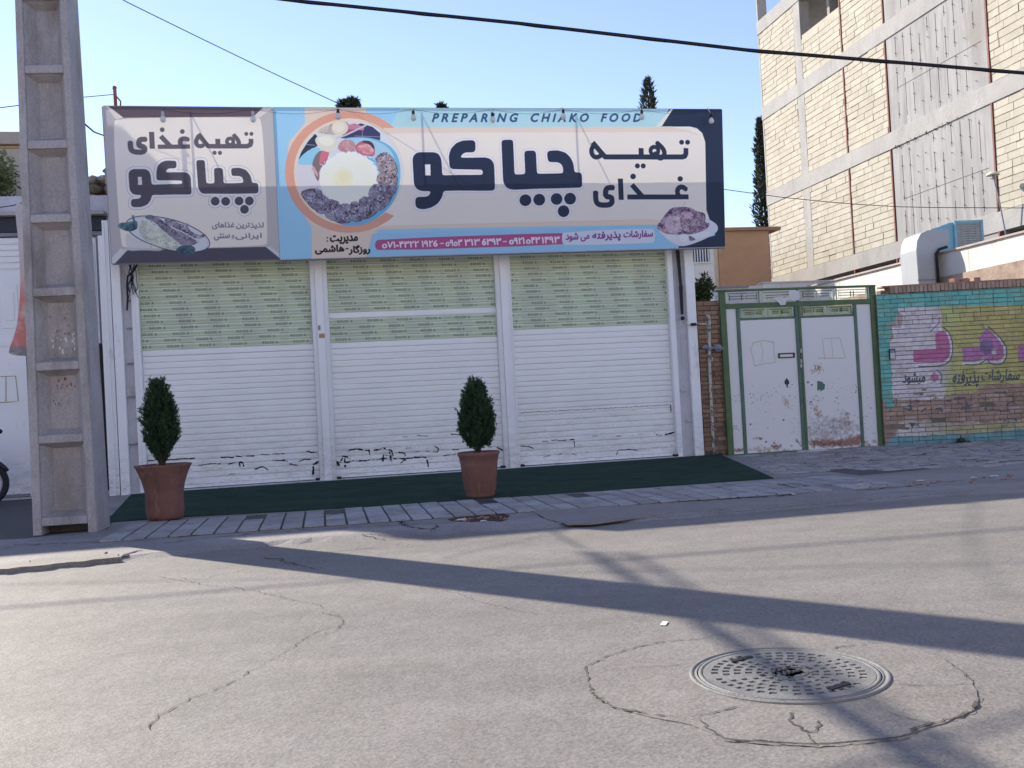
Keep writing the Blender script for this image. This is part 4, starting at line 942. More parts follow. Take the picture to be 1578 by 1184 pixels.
heading([(chaikin([(298, 160), (238, 160), (222, 185), (225, 225), (275, 235), (285, 265), (262, 290), (190, 290), (150, 275), (138, 240), (136, 185)], 1, False), 52), ([(352, 85), (360, 255)], 50), ([(445, 128), (540, 228)], 48),
         ([(415, 236), (742, 234)], 44), (chaikin([(728, 165), (680, 150), (645, 165), (640, 200), (655, 232)], 1, False), 46), ([(825, 108), (925, 230), (1320, 230), (1350, 218), (1360, 195), (1360, 155)], 46),
         (chaikin([(830, 130), (803, 175), (808, 215), (840, 236), (880, 222)], 1, False), 42), ([(1022, 155), (1025, 230)], 48), (chaikin([(1180, 112), (1228, 165), (1240, 205), (1215, 236), (1180, 215)], 1, False), 42),
         ([(1148+33*math.cos(a), 183+33*math.sin(a)) for a in np.linspace(0, 6.3, 20)], 36)],
        [(460, 63, 24), (664, 82, 24), (1312, 105, 20), (1364, 105, 20), (990, 297, 21), (1045, 297, 21)], z7, (.12, .105, .125))
GT = (.22, .20, .24)
for w_, xa, xb, yb_, h in ((shape_ar('لذیذ'), 386, 406, 352.5, 9.5), (shape_ar('ترین'), 364, 385, 352.5, 9), (shape_ar('غذاهای'), 327, 361, 353, 11), (shape_ar('ایرانی'), 363, 403, 369, 10), (shape_ar('و'), 357, 361, 368, 6), (shape_ar('سنتی'), 330, 354, 370, 10)):
    cv.text(w_, (xa, yb_), (xb, yb_-.6), h, GT, .045)
zd = (180, 310, 9.8625)
cv.fill([(120, 450), (300, 560), (560, 700), (700, 740), (640, 760), (400, 740), (160, 760)], (.50, .50, .54), zd, smooth=1, alpha=.6)
pl = [(775+655*math.cos(a)*math.cos(.25)-215*math.sin(a)*math.sin(.25), 495+655*math.cos(a)*math.sin(.25)+230*math.sin(a)*math.cos(.25)) for a in np.linspace(0, 6.283, 50, endpoint=False)]
cv.fill(pl, (.62, .63, .66), zd); cv.stroke(pl+[pl[0]], 13, (.05, .06, .10), zd, butt=False)
pl2 = [(775+(x-775)*.96, 490+(y-490)*.93) for x, y in pl]; cv.stroke(pl2+[pl2[0]], 6, (.30, .31, .36), zd, butt=False); cv.fill(pl2, (.60, .61, .64), zd)
cv.speck([(340, 290), (520, 300), (650, 410), (800, 500), (940, 580), (1000, 700), (870, 740), (600, 680), (420, 600), (320, 430)], (.66, .67, .56), (.40, .42, .38), zd, seed=61)
cv.speck([(430, 210), (540, 200), (700, 290), (850, 420), (1000, 470), (1150, 560), (1230, 600), (1180, 670), (1000, 680), (880, 580), (700, 440), (560, 300), (430, 260)], (.06, .05, .09), (.30, .27, .34), zd, seed=62)
cv.speck([(700, 260), (870, 280), (990, 360), (1090, 320), (1080, 420), (1240, 520), (1360, 490), (1340, 540), (1220, 580), (1050, 480), (880, 400), (760, 350)], (.05, .04, .08), (.50, .46, .54), zd, seed=63)
for _ in range(30): x, y = g5.uniform(480, 1200), 0; y = 240+(x-450)*.52+g5.uniform(-50, 50); cv.stroke([(x, y), (x+g5.uniform(20, 60), y+g5.uniform(-50, 50))], g5.uniform(5, 12), (.06, .05, .09) if g5.random() < .6 else (.5, .47, .54), zd, butt=False, alpha=.8)
for _ in range(38): cv.circle((g5.uniform(300, 950), g5.uniform(300, 720)), g5.uniform(4, 12), (.14, .15, .20), zd, alpha=.7)
LG = (.10, .19, .23)
cv.speck([(0, 370), (60, 320), (150, 320), (230, 300), (310, 290), (320, 400), (270, 440), (180, 460), (60, 420)], (.03, .07, .10), (.13, .22, .26), zd, seed=64); cv.stroke([(240, 210), (265, 300)], 34, LG, zd)
cv.speck([(880, 740), (960, 670), (1100, 660), (1200, 700), (1180, 780), (1110, 830), (980, 790)], (.03, .07, .10), (.13, .22, .26), zd, seed=65)
cv.a = np.clip(cv.a*1.16, 0, .88)
SIGN_IM = cv.image('banner_print')
bm = print_mat('printed_banner_cloth', SIGN_IM, rough=.55, translucent=.17)
cw = (cv.x0, cv.x1, cv.z0, cv.z1)
def banner_mesh(corn, name, x_off=0):
    # cloth stretched between four corners, slight waves
    (ax, az), (bx_, bz), (cx_, cz), (dx, dz) = corn   # tl, tr, br, bl
    nx, nz = 60, 16; vs = []; mb = MB()
    for j in range(nz+1):
        for i in range(nx+1):
            u, v = i/nx, j/nz; x = (ax*(1-u)+bx_*u)*(1-v)+(dx*(1-u)+cx_*u)*v; z = (az*(1-u)+bz*u)*(1-v)+(dz*(1-u)+cz*u)*v
            e = math.sin(math.pi*u)*math.sin(math.pi*v)
            y = SW+e*(.008*math.sin(x*5.1)+.006*math.sin(x*11+z*3))
            vs.append((x, y, z))
    fs = [(j*(nx+1)+i, (j+1)*(nx+1)+i, (j+1)*(nx+1)+i+1, j*(nx+1)+i+1) for j in range(nz) for i in range(nx)]
    mb.add(vs, fs); mb.uv = lambda x, y, z: ((x-cw[0])/(cw[1]-cw[0]), (z-cw[2])/(cw[3]-cw[2])); return mb
def sl(x, y): return FAC.loc(x, y, SW)
gal = mat('sign_frame_steel', (.30, .27, .26), .6, .1, 8)
LC = [sl(158, 163), sl(420, 165.5), sl(431, 398.5), sl(173, 405.5)]
RC = [sl(420.5, 165.5), sl(1112.5, 168), sl(1117.5, 380.5), sl(431.5, 400)]
def frame_of(corn, parent):
    for (a, b) in zip(corn, corn[1:]+corn[:1]):
        part('frame_bar', MB().tube([(a[0], SW+.03, a[1]), (b[0], SW+.03, b[1])], .018, 4), gal, parent)
s1 = thing('banner_sign', 'square grey and cream banner sign with a dish of rice, left of the long sign', 'sign', FAC, (LC[0][0], SW, LC[3][1]), 'banner signs over the shutters')
part('banner', banner_mesh(LC, 'banner'), bm, s1, True); frame_of(LC, s1)
s2 = thing('banner_sign', 'long blue and cream banner sign with kebab plate and phone numbers above the shutters', 'sign', FAC, (RC[0][0], SW, RC[3][1]), 'banner signs over the shutters')
part('banner', banner_mesh(RC, 'banner'), bm, s2, True); frame_of(RC, s2)
part('hem', MB().box(RC[3][0]+.02, RC[2][0]-.01, SW-.004, SW-.001, 0, .001) if False else MB().tube([(RC[3][0], SW-.006, RC[3][1]), (RC[2][0], SW-.006, RC[2][1])], .008, 4), mat('hem_tape', (.42, .40, .42), .7), s2)
# back bracing behind the banners: shadows of these show through the cloth
for px, par in ((293, s1), (650, s2), (888, s2)):
    a = fx(px, 250, SW); part('back_brace', MB().tube([(a, SW+.05, ZT-.12), (a, SW+.05, zb+.05)], .014, 5).tube([(a, SW+.06, ZT-.15), (a, .4, ROOF)], .010, 5), gal, par)
a = fx(520, 166, SW); b = fx(700, 280, SW)
# bulbs
def bulb(px, py, dark):
    x, z = FAC.loc(px, py, SW-.12); desc = {251: 'white lamp bulb hanging in front of the left banner, near its top left part', 390: 'white lamp bulb hanging at the top right of the square banner', 521: 'lamp bulb hanging above the kebab plate picture', 637: 'lamp bulb hanging left of the first word of the English line',
        759: 'lamp bulb hanging over the end of the first English word', 868: 'lamp bulb hanging in the middle of the second English word', 989: 'lamp bulb hanging after the last English word', 1096: 'lamp bulb hanging before the dark right end of the long banner'}[px]
    t = thing('hanging_bulb', desc, 'light bulb', FAC, (x, SW-.12, z), 'bulbs hanging along the top of the banner')
    ztop = max(FAC.z(px, 166.5, SW), z+.12)
    part('cord', MB().tube([(x, SW-.12, z+.06), (x, SW-.1, z+.11), (x, SW+.0, ztop+.01)], .005, 5), M['cable'], t)
    part('socket', MB().tube([(x, SW-.12, z+.02), (x, SW-.12, z+.075)], [.024, .02], 10), M['dark'] if dark else M['louver'], t)
    part('glass', MB().lathe([(.0005, -.075), (.024, -.068), (.038, -.045), (.04, -.025), (.03, .0), (.02, .02)], (x, SW-.12, z), 14), mat('frosted_bulb', (.62, .62, .60), .25, .02, spec=.6), t, True)
for px, py, dk_ in ((251, 180, 0), (390, 180, 0), (521, 176, 1), (637, 178, 1), (759, 181, 1), (868, 176, 1), (989, 177, 1), (1096, 183, 1)): bulb(px, py, dk_)
# thin string wire
pts = []
for x0_, x1_ in zip((251, 390, 521, 637, 759, 868, 989), (390, 521, 637, 759, 868, 989, 1096)):
    for k in range(6):
        t_ = k/6; xx_ = x0_+(x1_-x0_)*t_; a, z = FAC.loc(xx_, 168+7*math.sin(math.pi*t_), SW-.04); pts.append((a, SW-.04, z))
solo('lamp_cord', MB().tube(pts, .002, 4), M['cable'], 'thin dark cord looping between the bulbs along the banner top', 'cord', FAC, pts[0])
# crank strap on the right jamb
zz = [(1044, 385), (1049, 440), (1051, 484)]
P = [FAC.loc(x, y, -.03) for x, y in zz]
cs = thing('hanging_strap', 'black strap with round knob hanging by the right column', 'strap', FAC, (P[2][0], -.03, P[2][1]))
mb = MB()
for p, q in zip(P, P[1:]): mb.hexa([(p[0]-.03, -.04, p[1]), (p[0]+.03, -.04, p[1]), (p[0]+.03, -.028, p[1]), (p[0]-.03, -.028, p[1]), (q[0]-.022, -.04, q[1]), (q[0]+.022, -.04, q[1]), (q[0]+.022, -.028, q[1]), (q[0]-.022, -.028, q[1])])
part('strap', mb, M['dark'], cs); kx, kz = FAC.loc(1051.5, 490, -.03)
part('knob', MB().ball((kx, -.04, kz), .034, 12), M['dark'], cs, True)
# loose wires at the left column
mb = MB()
for k in range(6):
    g = random.Random(k+50); pts = []; x, y = g.uniform(196, 210), 405
    for j in range(7): pts.append(tuple([*FAC.loc(x, y, -.02)])); x += g.uniform(-5, 5); y += g.uniform(3, 12)
    mb.tube([(a, -.03-.01*(k % 3), z) for a, z in chaikin(pts, 1, False)], g.uniform(.004, .009), 5)
P = [FAC.loc(x, y, -.03) for x, y in ((212, 407), (205, 418), (197, 425), (196, 440), (197, 460), (196, 478))]; mb.tube([(a, -.04, z) for a, z in P], .014, 6)
solo('wire_bundle', mb, M['cable'], 'tangle of dark wires under the left corner of the square banner', 'wires', FAC, (P[0][0], 0, P[0][1]))
P = [FAC.loc(x, y, -.01) for x, y in ((1052, 497), (1054, 500), (1066, 501))]
# ================================================================== BRICK PIER, GAS PIPE
q0, q1 = fx(1080, 600, .03), fx(1117, 600, .03)
pz = fz(1090, 462, .0)
pier = thing('brick_pier', 'narrow bare brick pier between the white shop column and the green gate', 'brick pier', FAC, ((q0+q1)/2, .2, 0))
part('core', MB().box(q0, q1, .03, .40, -.02, pz-.01), M['mortar'], pier)
bx = []; z = -.01; k = 0
while z < pz-.03:
    h = .062; x = q0+.003-(k % 2)*.11
    while x < q1:
        a, b = max(x, q0+.002), min(x+.215, q1-.002)
        if b-a > .03: d = random.uniform(-.006, .006)+(.03 if (z < .75 and random.random() < .18) else 0); bx.append((a, b, .008+d, .06, z, z+h-.004))
        x += .225
    z += h+.012; k += 1
pieces('brick', bx, M['brick'], pier, FAC, 120)
gp_ = thing('gas_riser_pipe', 'cream painted gas pipe with flaking paint and grey valve in front of the brick pier', 'gas pipe', FAC, (fx(1097, 705), -.08, 0))
pp = [(1093, 488), (1093.5, 560), (1096, 620), (1098, 660), (1100, 706)]
def fl(px, py, w): a, b = FAC.loc(px, py, w); return (a, w, b)
part('riser', MB().tube([fl(x, y, -.09) for x, y in pp], .022, 10), M['pipe'], gp_, True)
part('branch', MB().tube([fl(1064, 499.5, -.09), fl(1092, 498.5, -.09)], .017, 10).tube([fl(1062, 499.5, -.09), fl(1053, 498, -.07), fl(1052, 493, -.05)], .006, 6), M['pipe'], gp_, True)
part('coupling', MB().tube([fl(1065, 499.5, -.09), fl(1072, 499.2, -.09)], .023, 10), M['dark'], gp_, True)
for (x, y) in ((1093, 506), (1094, 535), (1096, 553)): part('coupling', MB().tube([fl(x, y-3, -.09), fl(x, y+3, -.09)], .029, 10), M['pipe'], gp_, True)
part('elbow', MB().tube([fl(1093, 492, -.09), fl(1092.5, 487, -.085), fl(1089, 486.5, -.06)], .024, 10), M['pipe'], gp_, True)
part('valve', MB().tube([fl(1083, 535, -.10), fl(1115, 537, -.10)], .022, 10).ball(fl(1087, 534, -.10), .038, 10, (1, 1, .8)).ball(fl(1094, 537, -.10), .034, 10), M['meter'], gp_, True)
c = fl(1106, 536, -.12)
part('regulator', MB().tube([(c[0], -.17, c[2]), (c[0], -.13, c[2]), (c[0], -.128, c[2]), (c[0], -.06, c[2])], [.052, .058, .058, .052], 20).tube([(c[0]+.02, -.19, c[2]), (c[0]+.075, -.19, c[2])], .01, 8).ball((c[0], -.18, c[2]), .03, 10), M['meter'], gp_, True)
# ================================================================== GATE
gate = thing('metal_gate', 'white double metal gate in green frame with rust stains and a letter slot', 'gate', FAC, (fx(1235, 700), 0, 0))
def vbar(name, pts, th, m, w=0.0, dp=.05, parent=None, lab=None):
    """bar following photo positions with a photo width th"""
    P = []
    for x, y in pts: P.append(FAC.loc(x, y, w))
    a = FAC.loc(pts[0][0], pts[0][1], w)[0]; b = FAC.loc(pts[0][0]+th, pts[0][1], w)[0]; hw = (b-a)/2
    xm = sum(p[0] for p in P)/len(P)
    return part(name, MB().box(xm-hw, xm+hw, w-dp, w, min(p[1] for p in P), max(p[1] for p in P)), m, parent or gate, bevel=.004)
gw = .0
gx = lambda px: fx(px, 600, gw)
gz_ = lambda py, px=1230: fz(px, py, gw)
xa, xb = gx(1119.5), gx(1351.5)
ztop, zlin = gz_(446), gz_(467.5)
bar = lambda n, x0, x1, z0, z1, y0=-.05, y1=.0, m='green', bev=.004, par=None: part(n, MB().box(x0, x1, y0, y1, z0, z1), M[m], par or gate, bevel=bev)
pxm = abs(gx(1236)-gx(1235))
post = 4.4*pxm
bar('post', xa-post, xa+post, -.03, ztop); bar('post', xb-post, xb+post, -.05, ztop)
bar('top_rail', xa-post-.03, xb+post, ztop+.002, ztop+.035, -.06, .01)
bar('lintel', xa+post+.002, xb-post-.002, zlin-.045, zlin+.035, -.045, .005)
# transom grille above the lintel
tr0, tr1 = zlin+.037, ztop-.002
def grille(x0, x1, z0, z1, n, par, tag='grille_bar'):
    m_ = 'cream_bar'; t_ = .011
    w_ = (x1-x0)/n
    for i in range(n):
        a, b = x0+w_*i+.03, x0+w_*(i+1)-.03; h = z1-z0
        g1 = [(a, b, z0+h*.12), (a, b, z1-h*.12-t_), (a+.05, b-.05, z0+h*.36), (a+.05, b-.05, z1-h*.36-t_)]
        for p, q, z in g1: part(tag, MB().box(p, q, -.02, -.008, z, z+t_), M[m_] if z < z0+h*.3 else M['green'], par)
        for xx in (a, b-t_, a+.05-t_-.002, b-.05+.002, (a+b)/2-.03, (a+b)/2+.02):
            zz0, zz1 = (z0+.002, z1-.002) if xx in (a, b-t_) else (z0+h*.25, z1-h*.25)
            part(tag, MB().box(xx, xx+t_, -.034, -.022, zz0, zz1), M[m_] if random.random() < .6 else M['green'], par)
mid = gx(1236)
grille(xa+post, mid-.02, tr0, tr1, 2, gate); grille(mid+.02, xb-post, tr0, tr1, 2, gate)
bar('grille_post', mid-.015, mid+.015, tr0, tr1, -.038, -.002)
bar('grille_edge', xa+post+.002, xa+post+.035, tr0, tr1, -.03, -.01, 'cream_bar'); bar('grille_edge', xb-post-.06, xb-post-.002, tr0, tr1, -.03, -.01, 'cream_bar')
g6 = random.Random(8)
tp = [FAC.loc(x, y, -.06) for x, y in ((1215, 448), (1222, 446), (1231, 448), (1233, 456), (1230, 462), (1222, 463), (1212, 462), (1210, 469), (1203, 470), (1197, 463), (1190, 459), (1200, 457), (1210, 458), (1216, 456))]
solo('torn_film', MB().prism([(a, b) for a, b in tp], -.068, -.062), M['tape'], 'scrap of torn white film caught on the middle of the gate grille', 'torn film', FAC, (tp[0][0], -.06, tp[0][1]))
# leaves
li0, li1 = gx(1142.5), gx(1323); cen_ = gx(1234.5)
zdo = gz_(483, 1200)
bar('inner_post', li0-.028, li0+.028, .02, zlin-.047, -.04, .0, 'dgreen'); bar('inner_post', li1-.028, li1+.028, .0, zlin-.047, -.04, .0, 'dgreen')
bar('centre_post', cen_-.052, cen_-.002, .03, zlin-.047, -.05, .0, 'dgreen'); bar('centre_post', cen_+.002, cen_+.045, .03, zlin-.047, -.05, .0)
bar('bottom_rail', xa+post+.002, cen_-.054, -.02, .055, -.03, .0); bar('bottom_rail', cen_+.047, xb-post-.002, -.02, .04, -.03, .0)
zg0, zg1 = zlin-.20, zlin-.05
for a, b in ((li0+.03, cen_-.055), (cen_+.047, li1-.03)):
    bar('grille_frame', a, b, zg0-.035, zg0, -.035, .0, 'dgreen')
    bar('grille_backing', a, b, zg0+.001, zg1, .002, .012, 'cream_bar')
    grille(a, b, zg0+.006, zg1-.004, 2, gate)
# dirt painted on the panels
gc = Canvas(FAC, 0, xa-.1, xb+.1, -.1, ztop, 260, (.70, .68, .67)); zg = (1080, 440, 4.23)
RU, RD, DK = (.29, .155, .11), (.19, .08, .06), (.10, .09, .10)
gr = np.random.default_rng(3)
def grime(cx, cy, rx, ry, n, col, r0, r1, al=.8):
    for _ in range(n): gc.circle((gr.normal(cx, rx), gr.normal(cy, ry)), gr.uniform(r0, r1), col, zg, alpha=al*gr.uniform(.4, 1))
grime(860, 930, 90, 40, 420, (.22, .18, .20), 3, 12, .28)
grime(880, 1030, 110, 12, 260, RU, 4, 14, .6); grime(800, 1035, 60, 10, 140, RD, 3, 9, .7); grime(1010, 1010, 25, 14, 90, RU, 4, 12, .7); grime(760, 985, 60, 30, 80, (.4, .3, .28), 5, 20, .2)
def flake(cx, cy, dx, dy, ang, n, seed, cols=(RU, (.42, .27, .2), (.5, .4, .35), RD)):
    g = np.random.default_rng(seed); c_, s_ = math.cos(ang), math.sin(ang)
    for _ in range(n):
        u, v = g.normal(0, dx), g.normal(0, dy); x, y = cx+u*c_-v*s_, cy+u*s_+v*c_; w_ = g.uniform(3, 10); gc.stroke([(x, y), (x+g.normal(0, w_), y+g.normal(0, w_))], g.uniform(2, 6), cols[g.integers(len(cols))], zg, butt=False, alpha=g.uniform(.35, .9))
flake(752, 540, 20, 11, -.6, 90, 1); flake(748, 825, 30, 10, .95, 110, 2, ((.45, .29, .2), (.5, .36, .27), (.5, .42, .37), RU)); flake(555, 770, 22, 12, 1.0, 70, 3, ((.47, .33, .25), (.5, .42, .37), RU)); flake(955, 910, 28, 12, 1.35, 60, 4); flake(945, 845, 8, 4, 1.2, 16, 5)
grime(480, 1050, 15, 12, 30, RD, 3, 8); grime(380, 1000, 12, 8, 16, RU, 3, 8); grime(240, 1078, 20, 6, 40, RU, 3, 8); grime(450, 1075, 90, 10, 120, (.3, .22, .15), 3, 10, .4)
for cx_, cy_, rx_, ry_, n in ((380, 730, 45, 20, 34), (225, 740, 22, 20, 16), (230, 930, 26, 14, 22), (1000, 680, 20, 20, 26), (740, 750, 25, 14, 26), (860, 700, 80, 60, 34), (820, 900, 120, 60, 70), (450, 800, 80, 90, 24), (1080, 850, 20, 100, 14), (600, 860, 30, 120, 20), (700, 930, 10, 60, 26)):
    grime(cx_, cy_, rx_, ry_, n, DK, 1.2, 4, 1)
for c_ in ((318, 909), (532, 881), (710, 763), (717, 652), (420, 1022), (622, 1020)): gc.circle(c_, 6, DK, zg)
YL = (.50, .44, .36)
gc.stroke([(340, 370), (320, 410), (335, 470), (345, 522)], 5, YL, zg); gc.stroke([(345, 522), (420, 505), (480, 500), (470, 430), (470, 365)], 5, YL, zg); gc.stroke([(330, 375), (400, 355), (470, 370)], 6, YL, zg); gc.stroke([(385, 370), (400, 430), (390, 500)], 4, YL, zg)
gc.stroke([(790, 345), (900, 340), (935, 472)], 5, YL, zg); gc.stroke([(785, 350), (802, 480)], 5, YL, zg); gc.stroke([(845, 345), (855, 470)], 4, YL, zg); gc.stroke([(755, 472), (930, 472)], 4, (.4, .33, .3), zg)
gc.fill([(752, 620), (785, 625), (803, 650), (800, 680), (775, 694), (752, 688)], (.075, .15, .125), zg); gc.circle((768, 688), 6, (.5, .5, .55), zg)
gc.circle((692, 629), 7, (.12, .17, .2), zg)
GI = gc.image('gate_dirt'); gmm = print_mat('stained_white_enamel', GI, rough=.5)
gbox = (gc.x0, gc.x1, gc.z0, gc.z1)
def panel(n, a, b, z0, z1, y=-.02, par=None):
    mb = MB().box(a, b, y, y+.015, z0, z1); mb.uv = lambda x, yy, z: ((x-gbox[0])/(gbox[1]-gbox[0]), (z-gbox[2])/(gbox[3]-gbox[2])); return part(n, mb, gmm, par or gate)
panel('side_panel', xa+post+.001, li0-.029, .05, zlin-.046); panel('side_panel', li1+.029, xb-post-.001, .04, zlin-.046)
dl = panel('door_leaf', li0+.029, cen_-.053, .056, zg0-.036, -.028); dr = panel('door_leaf', cen_+.046, li1-.029, .041, zg0-.036, -.028)
sx0, sz0 = FAC.loc(1199.5, 550.5, -.03); sx1, sz1 = FAC.loc(1224, 544, -.03)
part('letter_slot', MB().box(sx0, sx1, -.045, -.029, sz0-.012, sz0+.004).box(sx0, sx1, -.045, -.029, sz1-.004, sz1+.012).box(sx0, sx0+.02, -.044, -.029, sz0+.005, sz1-.005).box(sx1-.02, sx1, -.044, -.029, sz0+.005, sz1-.005), M['dark'], dl)
lx, lz = FAC.loc(1212.5, 589, -.03)
part('keyhole_plate', MB().prism([(lx+.045*math.cos(a)*(.85), lz+.055*math.sin(a)) for a in np.linspace(0, 6.28, 14, endpoint=False)], -.036, -.029).prism([(lx-.012, lz-.05), (lx+.014, lz-.05), (lx+.01, lz-.10), (lx-.004, lz-.10)], -.034, -.029).prism([(lx-.015, lz+.05), (lx+.015, lz+.05), (lx, lz+.075)], -.034, -.029), M['navy'], dl)
for yy in (540, 556, 563): a, b = FAC.loc(1233.8, yy, -.05); part('bolt_handle', MB().box(a-.012, a+.012, -.075, -.051, b-.03, b+.03), M['louver'], dl)
setting('gate_threshold', MB().box(xa-.1, xb+.1, -.12, .3, -.05, .034).slab([(fx(1215, 700), -.35), (fx(1262, 700), -.3), (fx(1255, 700), -.12), (fx(1222, 700), -.12)], .0, .055), M['stone'], fr=FAC)
# small pier right of the gate + painted brick wall
wy = FAC.world(FAC.x(1361, 692, -.09), -.09, 0)
WAL = Frame(wy, math.radians(-.5))
wall_h = WAL.z(1400, 450, 0); cop = WAL.z(1400, 438.5, 0)
WX0, WX1 = WAL.x(1359, 600, 0), WAL.x(1745, 600, 0)
pw = thing('painted_brick_wall', 'brick garden wall painted teal, yellow and white with pink Persian lettering', 'brick wall', WAL, (1.5, 0, 0))
wc = Canvas(WAL, 0, WX0-.1, WX1+.1, -.15, cop+.1, 230, (.36, .24, .17)); zw = (1340, 480, 4.933)
TL = (.11, .40, .35); YW = (.42, .385, .13); WT = (.56, .50, .52); PK = (.46, .12, .27); PV = (.40, .15, .33); OL = (.06, .09, .13)
wc.speck([(1330, 420), (1800, 400), (1800, 720), (1330, 720)], (.38, .25, .18), (.30, .20, .16), None, seed=77, smooth=0)
def rough_fill(pts, col, z=None, amp=3, seed=1, seg=8, alpha=1): wc.fill(wob(pts, seg*(z[2] if z else 1), amp*(z[2] if z else 1)*.5, seed, True), col, z, alpha)
rough_fill([(1374, 470), (1455, 468), (1475, 560), (1458, 612), (1425, 617), (1374, 617)], WT, None, 3, 2)
rough_fill([(1448, 466), (1800, 458), (1800, 600), (1535, 590), (1500, 606), (1458, 612), (1468, 560), (1452, 520)], YW, None, 3, 3)
for i in range(7): rough_fill([(1452+i*3, 540), (1466+i*3, 540), (1464+i*2, 612), (1448+i*3, 612)], (.40, .41, .17), None, 2, 30+i, alpha=.25)
wc.fill([(1452, 468), (1480, 466), (1478, 500), (1455, 500)], (.36, .45, .16), alpha=.6)
rough_fill([(1330, 430), (1800, 425), (1800, 466), (1578, 469), (1450, 472), (1381, 474), (1381, 476), (1330, 478)], TL, None, 1, 4)
rough_fill([(1349, 470), (1382, 470), (1380, 500), (1371, 505), (1374, 600), (1378, 627), (1370, 632), (1358, 612), (1351, 610)], TL, None, 3, 5)
rough_fill([(1352, 505), (1380, 495), (1385, 480), (1392, 486), (1388, 505)], (.34, .25, .22), None, 2, 6, alpha=.7)
rough_fill([(1384, 652), (1440, 650), (1500, 654), (1578, 648), (1800, 640), (1800, 668), (1578, 667), (1430, 674), (1380, 676)], (.44, .40, .30), None, 3, 7, alpha=.8)
rough_fill([(1455, 658), (1578, 650), (1800, 642), (1800, 660), (1578, 664), (1470, 668)], YW, None, 3, 8, alpha=.6)
rough_fill([(1384, 655), (1425, 650), (1428, 672), (1382, 676)], WT, None, 3, 9, alpha=.7)
rough_fill([(1375, 674), (1430, 673), (1500, 668), (1578, 663), (1800, 652), (1800, 720), (1340, 730), (1362, 690)], (.13, .31, .33), None, 3, 10)
g7 = np.random.default_rng(12)
for _ in range(90):
    x, y = g7.uniform(1380, 1600), g7.uniform(600, 660); w_ = g7.uniform(4, 22); wc.fill([(x, y), (x+w_, y-.6), (x+w_, y+g7.uniform(1, 4)), (x, y+3)], [(.15, .10, .10), (.45, .33, .27), (.10, .08, .14), (.40, .37, .33)][g7.integers(4)], alpha=g7.uniform(.4, .9))
for _ in range(160):
    x, y = g7.uniform(1376, 1600), g7.uniform(475, 612); w_ = g7.uniform(2, 12); wc.fill([(x, y), (x+w_, y-.4), (x+w_, y+1.6), (x, y+1.6)], (.36, .24, .19), alpha=g7.uniform(.15, .6))
# letters
wc.stroke([(340, 400), (540, 400), (600, 370), (622, 320), (620, 230), (595, 165)], 34, (.56, .53, .52), zw, smooth=2, butt=False)
wc.fill([(330, 290), (505, 288), (500, 215), (498, 165), (550, 145), (590, 170), (612, 250), (608, 340), (560, 382), (335, 385)], PK, zw, smooth=0)
wc.stroke([(370, 415), (520, 415), (605, 390), (632, 320), (632, 230), (605, 155), (555, 115)], 8, OL, zw, smooth=2)
wc.stroke([(530, 40), (530, 85), (500, 115), (462, 150)], 7, (.2, .1, .2), zw, smooth=1)
wc.stroke([(715, 392), (820, 395), (885, 365), (930, 390), (1000, 388), (1030, 340), (1028, 270), (960, 180)], 26, (.54, .52, .5), zw, smooth=2, butt=False)
wc.fill([(705, 275), (835, 270), (830, 195), (890, 125), (960, 185), (1015, 260), (1022, 340), (970, 372), (900, 372), (860, 350), (800, 382), (710, 382)], PV, zw)
wc.circle((890, 265), 52, (.15, .12, .26), zw, ry=60, alpha=.8); wc.fill([(925, 290), (960, 285), (960, 325), (930, 330)], (.5, .42, .45), zw)
wc.stroke([(725, 402), (820, 405), (872, 375), (892, 355), (905, 385), (950, 405), (1010, 398), (1044, 340), (1042, 270), (980, 180), (898, 110)], 8, OL, zw, smooth=1)
wc.fill([(1125, 255), (1260, 250), (1260, 370), (1130, 370)], PV, zw); wc.stroke([(1130, 380), (1270, 380)], 8, OL, zw)
wc.fill([(458, 495), (490, 455), (530, 495), (492, 540)], (.44, .17, .26), zw); wc.stroke([(512, 440), (545, 470), (550, 500), (540, 545)], 6, OL, zw, smooth=1)
yb = lambda x: 527-(x-630)*.0
wc.text(shape_ar('سفارشات'), (850, 545), (1140, 540), 105, OL, .02, .15, zoom=zw); wc.text(shape_ar('پذیرفته'), (632, 588), (830, 580), 135, OL, .02, .15, zoom=zw); wc.text(shape_ar('میشود'), (252, 565), (420, 560), 100, OL, .025, .15, zoom=zw)
wc.fill([(300, 850), (348, 850), (325, 893)], OL, zw)
for p in (((735, 690), (742, 720), (785, 715)), ((1040, 720), (1070, 690), (1100, 692)), ((500, 745), (545, 740), (545, 768)), ((870, 740), (890, 755), (880, 715)), ((920, 715), (960, 712)), ((390, 770), (430, 740)), ((985, 815), (1000, 835)), ((1095, 815), (1118, 838)), ((290, 720), (315, 720), (315, 750), (265, 745))): wc.stroke(list(p), 9, OL, zw)
wc.a = wc.a*.86+wc.a.mean(2, keepdims=True)*.14; wc.a *= 1.36
WI = wc.image('wall_paint')
wbm = print_mat('painted_brick', WI, pw, .85, box=(wc.x0-OFF[pw][0], wc.x1-OFF[pw][0], wc.z0, wc.z1), bump=.6, rand=.2, dirt=.36)
wmm = mat('painted_joint', (.19, .165, .13), .95, .3, 3)
part('core', MB().box(WX0, WX1, .012, .24, -.1, wall_h-.01), wmm, pw)
bx = []; z = -.05; k = 0; BH = .0585
